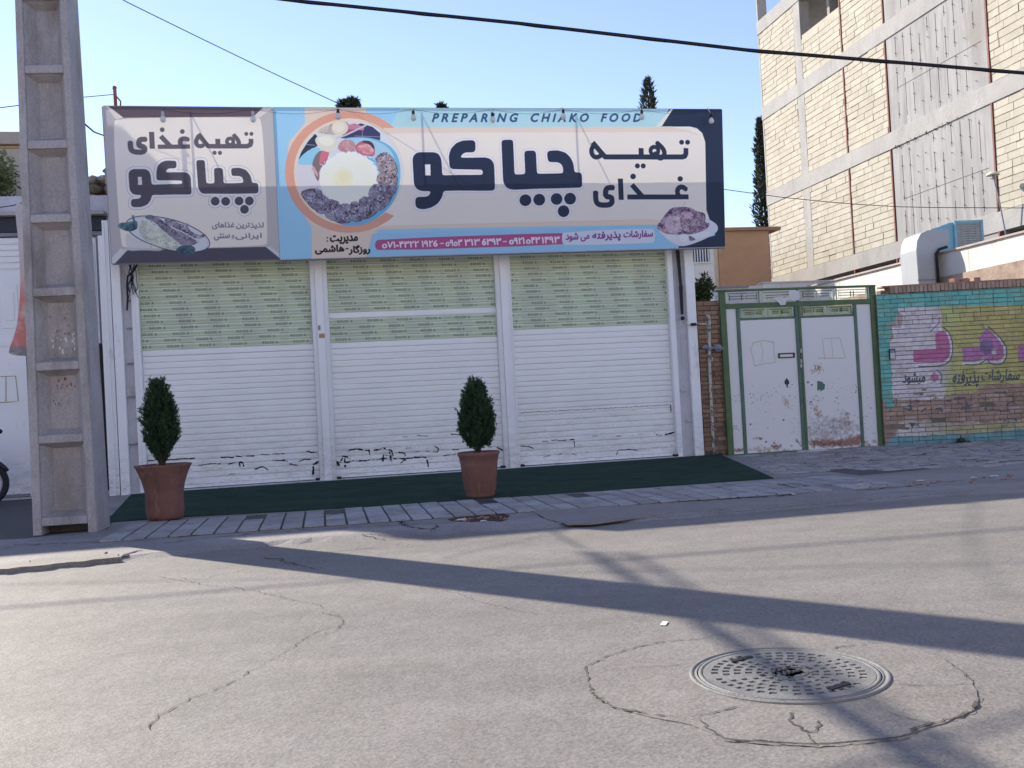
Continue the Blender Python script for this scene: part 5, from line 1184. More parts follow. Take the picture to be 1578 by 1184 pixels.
while z < wall_h-.02:
    x = WX0+.002-(k % 2)*.108; JN = .009 if z > wall_h-.55 or z < .75 else .0015
    while x < WX1:
        L_ = .213 if random.random() < .8 else .1
        a, b = max(x, WX0+.001), min(x+L_, WX1-.001)
        if b-a > .02:
            d = random.gauss(0, .0035)
            if .3 < z < .75 and random.random() < .07: d += .025
            bx.append((a, b, d, .05, z, min(z+BH, wall_h-.012)))
        x += L_+JN
    z += BH+.012; k += 1
pieces('brick', bx, wbm, pw, WAL, 300, 'brick_remainder')
# soldier course on top
bx = []; x = WX0+.22
while x < WX1:
    bx.append((x, x+.058, -.02+random.gauss(0, .003), .23, wall_h+random.uniform(-.004, .002), cop-.02+random.uniform(-.006, .006))); x += .068
pieces('coping_brick', bx, mat('weathered_coping_brick', (.42, .30, .235), .9, .15, 8, rand=.3, bump=.4), pw, WAL, 0, 'coping_bricks')
part('mortar_cap', MB().slab(wob([(WX0+.1, -.01), (WX1, -.01), (WX1, .24), (WX0+.1, .24)], .15, .012, 4, True), cop-.02, cop+.005), mat('red_mortar', (.34, .20, .15), .95, .2, 8, bump=.6), pw)
for i, (px, py, s_) in enumerate(((1376, 443, .13), (1362, 446, .10), (1472, 425, .11), (1487, 423.5, .09), (1505, 426, .10))):
    x, z = WAL.loc(px, py, .1); zz = cop+.003 if i > 1 else wall_h-.01
    desc = ['loose grey brick lying on the wall end, nearer the painted corner', 'loose grey brick on the wall end next to the gate post', 'leftmost of three loose bricks on top of the painted wall', 'middle one of three loose bricks on top of the painted wall', 'rightmost of three loose bricks on the painted wall'][i]
    c_, s2_ = math.cos(.3*i), math.sin(.3*i)
    mb = MB().slab([(x+a*c_-b*s2_, .1+a*s2_+b*c_) for a, b in ((-s_, -.05), (s_, -.05), (s_, .05), (-s_, .05))], zz, zz+.062); solo('loose_brick', mb, M['rubble'] if i < 2 else M['debris'], desc, 'brick', WAL, (x, .1, zz), 'loose bricks on the wall top', bevel=.006)
ix, iz = WAL.loc(1375.5, 545, -.03)
it = thing('intercom', 'small white door intercom with dark rim on the teal painted wall', 'intercom', WAL, (ix, -.03, iz))
part('housing', MB().box(ix-.048, ix+.048, -.03, .0, iz-.085, iz+.085), M['navy'], it, bevel=.004); part('face', MB().box(ix-.036, ix+.036, -.036, -.031, iz-.078, iz+.02), M['tape'], it); part('speaker_grille', MB().box(ix-.034, ix+.034, -.036, -.031, iz+.024, iz+.07), M['meter'], it)
for r in range(3):
    for c in range(2): part('button', MB().box(ix-.022+.03*c, ix-.006+.03*c, -.04, -.037, iz-.06+.026*r, iz-.046+.026*r), M['louver'], it)
# weed at the foot of the wall, weed at the pier foot
def weed(px, py, label, n, h, fr):
    x, y = fr.gnd(px, py, .0); t = thing('weed', label, 'weed', fr, (x, y, 0)); a = rng.normal(0, .04, (n, 3)); a[:, 2] = np.abs(a[:, 2])*.5; a += (x, y, .02); d = rng.normal(size=(n, 3)); d[:, 2] = np.abs(d[:, 2])+.4; leaves('foliage', a, d, h, .018, M['leaf_b'], t)
weed(1482, 687, 'small green weed at the foot of the painted wall', 140, .08, WAL); weed(1109, 708, 'dark weed at the foot of the brick pier', 90, .05, FAC)
# ================================================================== POWER POLE
pb = G(100, 824, .03); POLE = Frame(pb, math.radians(6))
PT = 9.6
def pw_(z): return .60-.0215*z           # width tapers with height
def pd_(z): return .43-.012*z
pole = thing('power_pole', 'tall tapered concrete power pole with ladder like recessed panels', 'power pole', POLE, (0, 0, .03))
def pxs(z): return -pw_(z)/2, pw_(z)/2
fl_ = .085
cent = POLE.x(97, 824)
mb = MB()
def hx8(f0, f1, y0, y1, z0, z1):
    return [(f0(z0), y0(z0), z0), (f1(z0), y0(z0), z0), (f1(z0), y1(z0), z0), (f0(z0), y1(z0), z0), (f0(z1), y0(z1), z1), (f1(z1), y0(z1), z1), (f1(z1), y1(z1), z1), (f0(z1), y1(z1), z1)]
y0f = lambda z: 0.0; y1f = lambda z: pd_(z)
zs = np.linspace(.0, PT, 40)
def flange(name, a, b):
    mb = MB(); g = random.Random(len(name)+int(a(0)*100))
    P = []
    for i, z in enumerate(zs):
        j = g.uniform(-.002, .002); P.append([(a(z), 0+j, z), (b(z), 0-j, z), (b(z), pd_(z), z), (a(z), pd_(z), z)])
    vs = [p for q in P for p in q]; fs = [(0, 3, 2, 1), tuple(4*(len(zs)-1)+k for k in range(4))]
    for i in range(len(zs)-1):
        for k in range(4): fs.append((4*i+k, 4*i+(k+1) % 4, 4*i+4+(k+1) % 4, 4*i+4+k))
    mb.add(vs, fs); part(name, mb, M['concrete'], pole, bevel=.012)
flange('flange', lambda z: -pw_(z)/2, lambda z: -pw_(z)/2+fl_-.003*z)
flange('flange', lambda z: pw_(z)/2-fl_+.003*z, lambda z: pw_(z)/2)
inL = lambda z: -pw_(z)/2+fl_-.003*z; inR = lambda z: pw_(z)/2-fl_+.003*z
rung_px = [804, 677, 563, 448.5, 335, 221, 105, -8, -120, -230, -340, -445, -550, -655, -755]
rz = [max(.12, POLE.z(97, y, 0)) for y in rung_px]; rz = [z for z in rz if z < PT-.1]
for z in rz:
    part('rung', MB().hexa(hx8(lambda q: inL(q)-.001, lambda q: inR(q)+.001, lambda q: .004, lambda q: pd_(q)-.004, z-.04, z+.042)), M['concrete'], pole, bevel=.01)
for i, (za, zb_) in enumerate(zip(rz, rz[1:]+[PT])):
    za, zb_ = za+.043, zb_-.042
    if zb_-za < .1: continue
    m_, n_ = (za+zb_)/2, 0
    # sloping sides down to a thin web
    bev = .075
    def X(f, k): return lambda q: f(q)+k
    web_y = .15
    a0, a1, b0, b1 = inL(za)+.001, inR(za)-.001, inL(zb_)+.001, inR(zb_)-.001
    O_ = [(a0, .03, za), (a1, .03, za), (b1, .03, zb_), (b0, .03, zb_)]
    I_ = [(a0+bev, web_y, za+.05), (a1-bev, web_y, za+.05), (b1-bev, web_y, zb_-.05), (b0+bev, web_y, zb_-.05)]
    B_ = [(x, web_y+.10, z) for x, _, z in O_]
    mb = MB().add(O_+I_+B_, [(4, 5, 6, 7)]+[(k, (k+1) % 4, 4+(k+1) % 4, 4+k) for k in range(4)]+[(11, 10, 9, 8)]+[(k, k+8, (k+1) % 4+8, (k+1) % 4) for k in range(4)])
    part('recessed_panel', mb, M['concrete'], pole)
part('foot_infill', MB().hexa(hx8(lambda q: inL(q)+.002, lambda q: inR(q)-.002, lambda q: .2, lambda q: .3, .0, rz[0]-.042)), M['dkpave'], pole)
# torn remains of bills, rust scribble on two panels
def dab(cl, name, m, n, box, sz, y=.146, seed=1):
    g = random.Random(seed); mb = MB()
    for _ in range(n):
        px, py = g.uniform(box[0], box[2]), g.uniform(box[1], box[3]); x, z = POLE.loc(px, py, y); s_ = g.uniform(*sz)
        mb.prism([(x+s_*math.cos(a)*g.uniform(.3, 1.2)*.8, z+s_*math.sin(a)*g.uniform(.4, 1.5)) for a in np.linspace(0, 6.28, 7, endpoint=False)], y, y+.0035)
    return part(name, mb, m, pole)
dab(0, 'torn_bill', M['tape'], 14, (78, 490, 120, 545), (.006, .028), seed=3)
dab(0, 'torn_bill', M['tape'], 12, (146, 520, 158, 640), (.004, .018), y=-.004+.0, seed=4) if False else None
dab(0, 'rust_scribble', M['rust'], 16, (80, 580, 128, 600), (.004, .016), seed=5)
dab(0, 'rust_scribble', M['brick'], 22, (76, 482, 122, 550), (.004, .014), seed=6); dab(0, 'rust_scribble', M['rust'], 10, (80, 615, 125, 635), (.003, .010), seed=7)
# hanging sign / light box behind the pole
sx, sy = 0, .30
def PL(px, py, w): a, b = POLE.loc(px, py, w); return (a, b)
out = [(24, 313), (28, 309), (33, 330), (36, 400), (44, 470), (44, 548), (14, 545), (13, 540), (24, 505), (30, 470), (33, 420), (30, 380), (25, 345)]
mbp = [PL(x, y, .34) for x, y in [(25, 312), (40, 316), (60, 320), (60, 540), (46, 548), (20, 547), (14, 542), (26, 512), (32, 470), (33, 420), (30, 370), (26, 335)]]
wm_, wt_, wp_ = new_mat('faded_red_white_panel'); tcx = N(wt_, 'ShaderNodeTexCoord'); sp_ = N(wt_, 'ShaderNodeSeparateXYZ'); wt_.links.new(tcx.outputs['Object'], sp_.inputs[0])
mr_ = N(wt_, 'ShaderNodeMapRange'); mr_.inputs[1].default_value = 0.; mr_.inputs[2].default_value = 1.5; wt_.links.new(sp_.outputs['Z'], mr_.inputs[0])
rr_ = N(wt_, 'ShaderNodeValToRGB'); wt_.links.new(mr_.outputs[0], rr_.inputs[0]); e_ = rr_.color_ramp.elements; e_[0].position = .04; e_[0].color = (.16, .17, .19, 1); e_[1].position = .09; e_[1].color = (.50, .16, .15, 1)
for pz_, c_ in ((.38, (.52, .17, .17, 1)), (.52, (.50, .38, .42, 1)), (.75, (.5, .46, .5, 1)), (.95, (.42, .40, .45, 1))): q_ = e_.new(pz_); q_.color = c_
wt_.links.new(mix(wt_, ramp(wt_, noise(wt_, 8, 5), .5, .8), rr_.outputs[0], (.55, .5, .52)), wp_.inputs['Base Color']); wp_.inputs['Roughness'].default_value = .5
zmin = min(p[1] for p in mbp)
solo('hanging_sign_panel', MB().prism(chaikin(mbp, 1), .31, .36), wm_, 'curled red and white sign panel hanging behind the left edge of the power pole', 'sign', POLE, (mbp[0][0], .33, zmin))
# ================================================================== GARAGE at the left
GW = .95
def ggx(px, py=650, w=GW): return FAC.x(px, py, w)
def ggz(py, px=30, w=GW): return FAC.z(px, py, w)
gar = thing('garage_front', 'white panelled metal garage gate under a dark fascia behind the power pole', 'garage', FAC, (-5, GW, 0))
x_l, x_r = ggx(-420), ggx(181)
ztg = ggz(362)
part('wall', MB().box(x_l, x_r, GW+.08, GW+.25, 0, ggz(300)), M['white_old'], gar)
part('fascia', MB().box(x_l, ggx(163.5, 350), GW-.06, GW+.02, ggz(358), ggz(336)), M['navy'], gar, bevel=.005)
part('eave', MB().box(x_l, ggx(164, 330), GW-.20, GW+.3, ggz(335), ggz(329)), mat('dusty_eave', (.42, .40, .38), .8, .1), gar)
part('lintel', MB().box(x_l, ggx(165, 362), GW-.03, GW+.05, ggz(364), ggz(358.5)), M['meter'], gar)
hx_ = lambda px: FAC.x(px, 650, .12)
part('frame_post', MB().box(hx_(163.5), hx_(171), .12, .3, .03, FAC.z(167, 362, .12)), M['white'], gar, bevel=.006); part('frame_post', MB().box(hx_(172), hx_(181.5), .06, .3, .03, FAC.z(176, 340, .12)).box(hx_(174), hx_(176), .05, .059, .03, FAC.z(176, 340, .12)), M['white'], gar, bevel=.006)
LW = .985
zsill = FAC.z(30, 764, LW)
leafA = part('gate_leaf', MB().box(x_l+.1, ggx(44), LW-.03, LW, .07, ggz(366)), M['white'], gar)
for k in range(5): zz = ggz(372+k*9.5); part('rib', MB().box(x_l+.12, ggx(41), LW-.05, LW-.031, zz-.035, zz), M['white'], leafA, bevel=.006)
for px0_, px1_ in ((-120, -62), (-56, 4), (9, 36)):
    part('raised_frame', MB().box(ggx(px0_), ggx(px1_), LW-.042, LW-.031, ggz(505), ggz(437)), M['white'], leafA, bevel=.008); part('raised_frame', MB().box(ggx(px0_)+.05, ggx(px1_)-.05, LW-.052, LW-.043, ggz(493), ggz(449)), M['white'], leafA, bevel=.008)
part('rail', MB().box(x_l+.12, ggx(42), LW-.045, LW-.031, ggz(532), ggz(524)), M['white'], leafA)
part('rail', MB().box(x_l+.12, ggx(42), LW-.045, LW-.031, .075, .11), M['meter'], leafA)
P = [FAC.loc(x, y, LW-.035) for x, y in ((-8, 580), (24, 579), (28, 619), (10, 621), (-8, 621))]; mb = MB()
ocm = mat('ochre_spray_line', (.50, .40, .24), .8, .1)
for pth in (P, [FAC.loc(x, y, LW-.035) for x, y in ((9, 580), (9, 621))]):
    mb.tube([(a, LW-.034, b) for a, b in pth], .007, 4)
part('spray_mark', mb, ocm, leafA)
part('gate_leaf', MB().box(ggx(46), ggx(156), LW+.0, LW+.03, .07, ggz(366)), M['white'], gar)
lb_ = part('upper_panel', MB().box(ggx(139), ggx(160.5), LW-.04, LW-.002, ggz(528, 150), ggz(366, 150)), M['white'], gar, bevel=.006)
part('raised_frame', MB().box(ggx(143), ggx(158), LW-.055, LW-.041, ggz(510, 150), ggz(372, 150)), M['white'], lb_, bevel=.008); part('raised_frame', MB().box(ggx(146), ggx(155.5), LW-.065, LW-.056, ggz(500, 150), ggz(380, 150)), M['white'], lb_, bevel=.008)
part('door_gap', MB().box(ggx(156.5), ggx(163), LW-.012, LW-.004, .08, ggz(529, 158)), M['dark'], gar)  # dark-coloured strip stands in for the shade in the door opening
part('side_return', MB().box(ggx(-8), ggx(-4), GW, GW+.02, 0, .1) if False else MB().box(x_l, ggx(181), GW-.05, GW+.03, .0, .06), M['stone'], gar)
# dry stone wall stub above the garage
RW = 1.45
rb = thing('rubble_wall', 'stub of dark rough rubble stones between the power pole and the square banner', 'stone wall', FAC, (FAC.x(153, 300, RW), RW, FAC.z(153, 330, RW)))
g8 = random.Random(6)
for r in range(5):
    zz = FAC.z(153, 326-r*15, RW); x = FAC.x(130+g8.uniform(-4, 4), 300, RW); k = 0
    while x < FAC.x(186, 300, RW):
        w_ = g8.uniform(.14, .3); h_ = .12+g8.uniform(-.02, .02)
        if r < 4 or k in (1, 2): part('stone', MB().ball((x+w_/2, RW+.1+g8.uniform(-.04, .04), zz+.06), 1, 8, (w_*.55, .16, h_*.56), .16), M['rubble'], rb)
        x += w_; k += 1
part('backing', MB().box(FAC.x(132, 300, RW), FAC.x(190, 300, RW), RW+.14, RW+.3, FAC.z(153, 331, RW), FAC.z(153, 268, RW)), M['mortar'], rb)
# beige house behind + unseen taller block further left, added for its road shadow
HW = 3.0
hz_ = FAC.z(20, 205, HW); hb = thing('beige_house', 'plain beige plastered house with a cornice seen left of the power pole', 'house', FAC, (-9, HW, 0))
part('wall', MB().box(-14, FAC.x(100, 300, HW), HW, HW+.9, 0, FAC.z(20, 224, HW)), M['beige'], hb); part('cornice', MB().box(-14.1, FAC.x(104, 300, HW), HW-.1, HW+.95, FAC.z(20, 223.5, HW), hz_), mat('cornice_plaster', (.38, .33, .28), .9, .08), hb)
part('string_course', MB().box(-14.05, FAC.x(102, 300, HW), HW-.03, HW-.001, FAC.z(20, 228, HW), FAC.z(20, 225, HW)), M['tan'], hb)
hb_x = -5.9
nb = thing('shadow_block', 'tall unseen block left of the frame, added for its shadow on the road', 'building', FAC, (-11, 4, 0))
part('wall', MB().box(-15, -7.41, 4.0, 4.8, 0, 8.15).box(-7.4, -5.95, 4.0, 4.8, 0, 8.86), M['beige'], nb)
# tree at the far left
tr = thing('broadleaf_tree', 'green leafy tree in front of the beige house at the left photo edge', 'tree', FAC, (FAC.x(-30, 600, 2.0), 2.0, 0))
tx = FAC.x(-28, 300, 2.0)
part('trunk', MB().tube([(tx, 2.0, 0), (tx-.05, 2.0, 1.8), (tx+.05, 2.0, 3.2), (tx, 2, 4.2)], [.09, .08, .06, .03], 8), M['bark'], tr, True)
n = 3800; cz = FAC.z(-5, 275, 2.0); a = rng.normal(size=(n, 3)); a /= np.linalg.norm(a, axis=1)[:, None]; a *= (rng.random(n)**.45)[:, None]
blob = np.array([(tx-.1, 2.0, cz, .50, .5, .58), (tx+.18, 1.9, cz+.12, .34, .35, .36), (tx+.16, 1.95, cz-.3, .3, .35, .30), (tx-.3, 2, cz-.4, .5, .4, .5), (tx+.2, 2, cz-.02, .3, .3, .4)])
bi = rng.integers(0, 5, n); pts = blob[bi, :3]+a*blob[bi, 3:]; leaves('foliage', pts, a+rng.normal(0, .6, (n, 3))+(0, 0, -.4), .085, .035, M['leaf_l'], tr, extra=np.clip((pts[:, 2]-cz)*.5, -.3, .3))
# motorcycle, only its front wheel and grip reach into the picture
mcx, mcz = FAC.loc(-23, 744, .15); mt = thing('motorcycle', 'parked motorcycle whose dark front wheel shows at the left photo edge', 'motorcycle', FAC, (mcx-.6, .15, .03))
WR = .30; mcz = .33
def wheel(cx_):
    w = part('wheel', MB().tube([(cx_+(WR-.03)*math.cos(a), .15, mcz+(WR-.03)*math.sin(a)) for a in np.linspace(0, 2*math.pi, 33)], .04, 10, caps=False), M['dark'], mt, True)
    part('rim', MB().tube([(cx_+(WR-.085)*math.cos(a), .15, mcz+(WR-.085)*math.sin(a)) for a in np.linspace(0, 2*math.pi, 33)], .014, 8, caps=False).tube([(cx_, .10, mcz), (cx_, .20, mcz)], .045, 12), M['steel'], w, True)
    sp = MB()
    for k in range(18): a = k*math.pi/9; sp.tube([(cx_+.04*math.cos(a), .15, mcz+.04*math.sin(a)), (cx_+(WR-.09)*math.cos(a+.2), .15, mcz+(WR-.09)*math.sin(a+.2))], .003, 4)
    part('spokes', sp, M['steel'], w)
wheel(mcx); wheel(mcx-1.25)
part('fork', MB().tube([(mcx, .08, mcz), (mcx-.28, .08, .98)], .02, 8).tube([(mcx, .22, mcz), (mcx-.28, .22, .98)], .02, 8), M['steel'], mt, True)
part('mudguard', MB().tube([(mcx+(WR+.03)*math.cos(a), .15, mcz+(WR+.03)*math.sin(a)) for a in np.linspace(.5, 2.4, 10)], .03, 6), M['navy'], mt, True)
part('handlebar', MB().tube([(mcx-.3, -.18, 1.03), (mcx-.28, .0, 1.0), (mcx-.28, .3, 1.0), (mcx-.3, .48, 1.03)], .014, 8), M['steel'], mt, True)
gx_, gz2 = FAC.loc(-2, 666, -.2); part('mirror', MB().ball((gx_, -.2, gz2), .045, 12, (1.1, .4, .85)).tube([(mcx-.3, -.1, 1.02), (gx_, -.2, gz2)], .006, 6), M['dark'], mt, True)
part('headlight', MB().ball((mcx-.22, .15, .92), .085, 12), M['steel'], mt, True); part('tank', MB().ball((mcx-.55, .15, .82), .2, 14, (1.3, .65, .7)), M['rust'], mt, True)
part('seat', MB().ball((mcx-1.0, .15, .80), .2, 12, (1.8, .6, .35)), M['dark'], mt, True); part('engine', MB().ball((mcx-.6, .15, .45), .18, 10, (1, .8, 1)).tube([(mcx-.3, .15, .95), (mcx-.5, .15, .35), (mcx-.8, .15, .32), (mcx-1.25, .15, mcz)], .025, 8).tube([(mcx-.3, .15, .95), (mcx-.9, .15, .68), (mcx-1.25, .15, mcz)], .022, 8), M['meter'], mt, True)
part('stand', MB().tube([(mcx-.7, .1, .35), (mcx-.75, -.05, .035)], .012, 6), M['dark'], mt)

# ================================================================== POTS WITH CONIFERS
def pot_at(px, py, z=.045): x, y = FAC.gnd(px, py, z); return (x, y, z)
def conifer(base, h, r, label, seed, prof, sx=1):
    g = np.random.default_rng(seed); t = thing('potted_conifer', label, 'conifer', FAC, base, 'conifers standing in terracotta pots')
    x0_, y0_, z0_ = base; st = MB()
    for k in range(7):
        a = k*.9+seed; st.tube([(x0_+.01*math.cos(a), y0_+.01*math.sin(a), z0_-.03), (x0_+.035*math.cos(a), y0_+.035*math.sin(a), z0_+.12), (x0_+r*.45*math.cos(a), y0_+r*.45*math.sin(a), z0_+h*.35)], [.009, .007, .004], 5)
    st.tube([(x0_, y0_, z0_-.03), (x0_, y0_, z0_+h*.8)], [.014, .005], 6); part('trunk', st, M['bark'], t)
    def R(u): return np.interp(u, [p[0] for p in prof], [p[1] for p in prof])*r
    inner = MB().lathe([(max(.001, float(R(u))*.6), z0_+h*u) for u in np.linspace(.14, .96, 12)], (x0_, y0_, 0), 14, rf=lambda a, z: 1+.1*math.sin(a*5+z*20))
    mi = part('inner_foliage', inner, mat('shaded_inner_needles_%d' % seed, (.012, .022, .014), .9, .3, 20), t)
    # upright sprays
    n = 520; u = g.beta(1.6, 1.5, n)*.9+.07; a = g.uniform(0, 2*math.pi, n); lump = 1+.09*np.sin(a*4+u*9+seed)+.07*np.sin(a*7-u*17)
    rr = R(u)*lump*g.uniform(.72, 1.05, n); c = np.stack([x0_+rr*np.cos(a), y0_+rr*np.sin(a), z0_+h*u], 1)
    m = 44; k = np.repeat(np.arange(n), m); s = g.random(n*m)
    dirs = np.stack([np.cos(a)*.35, np.sin(a)*.35, np.ones(n)], 1)+g.normal(0, .18, (n, 3)); dirs /= np.linalg.norm(dirs, axis=1)[:, None]
    L = h*.15; pts = c[k]+dirs[k]*(s[:, None]-.35)*L+g.normal(0, .006, (n*m, 3))
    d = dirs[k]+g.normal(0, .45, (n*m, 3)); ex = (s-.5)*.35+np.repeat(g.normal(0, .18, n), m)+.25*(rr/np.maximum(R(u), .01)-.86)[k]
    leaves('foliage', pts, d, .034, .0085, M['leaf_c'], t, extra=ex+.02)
# left: flared pot
b = pot_at(255, 800)
t = thing('terracotta_pot', 'flared terracotta pot with a wide rim standing left of the shutters', 'plant pot', FAC, b, 'terracotta pots on the pavement')
fl8 = lambda a, z: 1+.035*math.cos(8*a)*(1 if z < .5 else 1)
part('pot_body', MB().lathe([(.175, 0), (.182, .05), (.190, .08), (.190, .28), (.205, .36), (.235, .46), (.272, .545), (.285, .56), (.278, .572), (.262, .565), (.23, .50), (.2, .48)], b, 48, fl8), M['terra'], t, True)
part('soil', MB().lathe([(.001, .5), (.235, .498)], b, 30), M['soil'], t)
conifer((b[0]-.01, b[1], b[2]+.50), .97, .150, 'rounded dark green conifer growing in the flared left pot', 3, [(0, .06), (.12, .2), (.22, .62), (.34, .95), (.46, 1.02), (.6, .9), (.74, .66), (.86, .4), (.95, .17), (1, .02)])
b = pot_at(741, 766)
t = thing('terracotta_pot', 'tapered terracotta pot with square panels standing before the middle shutter', 'plant pot', FAC, b, 'terracotta pots on the pavement')
f6 = lambda a, z: 1+.02*math.cos(8*a)
part('pot_body', MB().lathe([(.150, 0), (.160, .02), (.160, .05), (.168, .06), (.200, .33), (.205, .345), (.203, .36), (.222, .455), (.232, .462), (.235, .495), (.222, .50), (.205, .46), (.19, .44)], b, 8*5, f6), M['terra'], t, True)
mb = MB()
for k in range(8):
    a = math.pi/4*k+.1; mb.hexa([(b[0]+math.cos(a+s_*.05)*r_, b[1]+math.sin(a+s_*.05)*r_, b[2]+z_) for (z_) in (.065, .33) for (s_, r_) in ((-1, .165+(z_-.06)*.12), (1, .165+(z_-.06)*.12), (1, .176+(z_-.06)*.12), (-1, .176+(z_-.06)*.12))])
part('moulded_ribs', mb, M['terra'], t, bevel=.003)
part('soil', MB().lathe([(.001, .455), (.205, .453)], b, 30), M['soil'], t)
conifer((b[0], b[1], b[2]+.46), .83, .185, 'dark green pointed conifer growing in the panelled pot before the middle shutter', 8, [(0, .22), (.1, .5), (.2, .85), (.33, 1.0), (.5, .92), (.66, .72), (.8, .5), (.9, .28), (.97, .12), (1, .02)])
# ================================================================== TALL UNFINISHED BUILDING
bc = CAM+ray(1190, 430)*34
BLD = Frame((bc[0], bc[1]), TH-math.pi/2)
def bl_(px, py, w=0): return BLD.loc(px, py, w)
fl0 = bl_(1192.5, 428)[1]; PITCHZ = bl_(1184, 296)[1]-fl0          # floor to floor
tall = thing('unfinished_building', 'tall unfinished building of grey concrete frame filled with cream blocks', 'building', BLD, (8, 0, 0))
XE = bl_(1690, 300)[0]
levels = [fl0+PITCHZ*i for i in range(-1, 6)]      # beam tops
BT = .46
cx = [(-.02, bl_(1187.5, 360)[0]), (bl_(1241, 350)[0], bl_(1251.5, 350)[0])]
cw_ = [bl_(1378.5, 300)[0], bl_(1536, 300)[0]]
xr = bl_(1313, 330)[0]
x_last = bl_(1650, 300)[0]
top = levels[-1]
for i, L in enumerate(levels):
    part('beam', MB().box(-.03, XE, -.03, .35, L-BT, L), M['bconcrete'], tall, bevel=.01)
    part('floor_slab', MB().box(.0, XE, .36, 9, L-.3, L-.02), M['bconcrete'], tall)
for a, b in cx+[(x_last, x_last+.4)]:
    for i, L in enumerate(levels[:-1]): part('column', MB().box(a, b, -.01, .34, L+.002, levels[i+1]-BT-.002), M['bconcrete'], tall, bevel=.01)
# back columns
for a in (0.05, cx[1][0]+.1, cw_[0], cw_[1]): part('column', MB().box(a, a+.4, 8.4, 8.8, 0, top), M['bconcrete'], tall)
part('ground_wall', MB().box(0, XE, .5, .7, 0, levels[0]-BT), M['bconcrete'], tall)
# shear wall
sm_, st_, sp_ = new_mat('board_marked_concrete')
c_ = mix(st_, ramp(st_, noise(st_, 2.2, 5, stretch=(1, 1, .2)), .35, .7), (.27, .262, .255), (.36, .35, .34))
c_ = mix(st_, ramp(st_, noise(st_, 9, 5, stretch=(1, 1, .06)), .5, .7), c_, (.22, .212, .205))
c_ = mix(st_, ramp(st_, noise(st_, .6, 4), .55, .75), c_, (.25, .23, .21))
st_.links.new(c_, sp_.inputs['Base Color']); sp_.inputs['Roughness'].default_value = .9
b_ = N(st_, 'ShaderNodeBump'); b_.inputs['Strength'].default_value = .5; st_.links.new(noise(st_, 8, 4, stretch=(1, 1, .15)), b_.inputs['Height']); st_.links.new(b_.outputs[0], sp_.inputs['Normal'])
for i, L in enumerate(levels[:-1]): part('shear_wall', MB().box(cw_[0]+.03, cw_[1]-.03, .0, .3, L+.002, levels[i+1]-BT-.002), sm_, tall)
part('shear_wall_face', MB().box(cw_[0]+.03, cw_[1]-.03, -.04, -.031, levels[0], top-.3) if False else MB().box(cw_[0]+.05, cw_[1]-.05, .31, .33, levels[0], top-.3), sm_, tall)
g9 = random.Random(11); wires = MB(); seams = MB(); stains = MB()
nV = 10
for i, L in enumerate(levels[:-1]):
    z0, z1 = L+.05, levels[i+1]-BT-.05
    for k in range(nV):
        x = cw_[0]+.45+(cw_[1]-cw_[0]-.9)*k/(nV-1)
        zz = z0+g9.uniform(0, .3); 
        while zz < z1-.2:
            z2 = min(zz+g9.uniform(.35, 1.3), z1)
            if g9.random() < .85: seams.box(x-.005, x+.005, -.006, .001, zz, z2-.04)
            for zq in np.arange(zz+.1, z2, .42): 
                if g9.random() < .8: wires.tube([(x-.01, -.005, zq+.02), (x+.01, -.03, zq+.01), (x+.04, -.04, zq-.02)], .007, 4)
            zz = z2+g9.uniform(0, .25)
    zc_ = L+PITCHZ*.36
    seams.box(cw_[0]+.4, cw_[1]-.2, -.005, .001, zc_, zc_+.012)
    # ragged stubs under the beams
for k in range(46):
    x = cw_[0]+.15+g9.random()**1.3*(cw_[1]-cw_[0])*.75; L = levels[2]-BT; wires.tube([(x, -.02, L+g9.uniform(-.03, .03)), (x+g9.uniform(-.06, .06), -.04, L+g9.uniform(-.07, .05))], .008, 4)
part('formwork_seams', seams, mat('dark_seam', (.10, .095, .09), .95, .3, 3), tall)
o = part('tie_wire', wires, mat('rusty_wire', (.06, .045, .04), .9, .3, 3), tall, kind='stuff')
# red steel posts
segs_ = []
for i, L in enumerate(levels[:-1]):
    z1 = levels[i+1]-BT
    for x, t in ((xr, .026), (cw_[0]-.03, .024), (cw_[1]+.03, .024)):
        part('steel_post', MB().box(x-t, x+t, -.028, .12, L+.002, z1-.002), M['rust'], tall)
# infill blocks
blk = []; rows = 14; g10 = random.Random(21)
bays = [(cx[0][1]+.01, cx[1][0]-.01), (cx[1][1]+.01, xr-.045), (xr+.045, cw_[0]-.07), (cw_[1]+.07, x_last-.01), (x_last+.41, XE)]
part_op = bl_(1241.5, 49)[1]
for i, L in enumerate(levels[:-1]):
    z0, z1 = L+.004, levels[i+1]-BT-.004; rh = (z1-z0)/rows
    for bi_, (a, b) in enumerate(bays):
        if i == 0 : pass
        top_z = z1
        if i == 3 and bi_ == 1: top_z = part_op
        if i == 4 and bi_ == 2: top_z = z1
        if i >= 4 and bi_ in (0, 1): continue
        if i == 0 and bi_ in (0, 1, 2): continue
        if i == 0 and bi_ >= 3: top_z = z0+.5
        part('infill_backing', MB().box(a, b, .02, .15, z0, top_z), M['joint'], tall)
        for r in range(rows):
            zz = z0+r*rh
            if zz+rh > top_z+.01: break
            x = a-g10.uniform(0, .35)
            while x < b:
                w_ = g10.choice((.40, .40, .40, .3, .2, .12)) if g10.random() < .6 else .4
                p, q = max(x, a), min(x+w_, b-.003)
                if q-p > .04: d = g10.gauss(0, .004); blk.append((p+.0012, q-.0012, d-.004, .03, zz+.012, zz+rh-.006-(.02 if g10.random() < .02 else 0)))
                x += w_+.004
pieces('block', blk, M['block'], tall, BLD, 295, 'block_remainder')
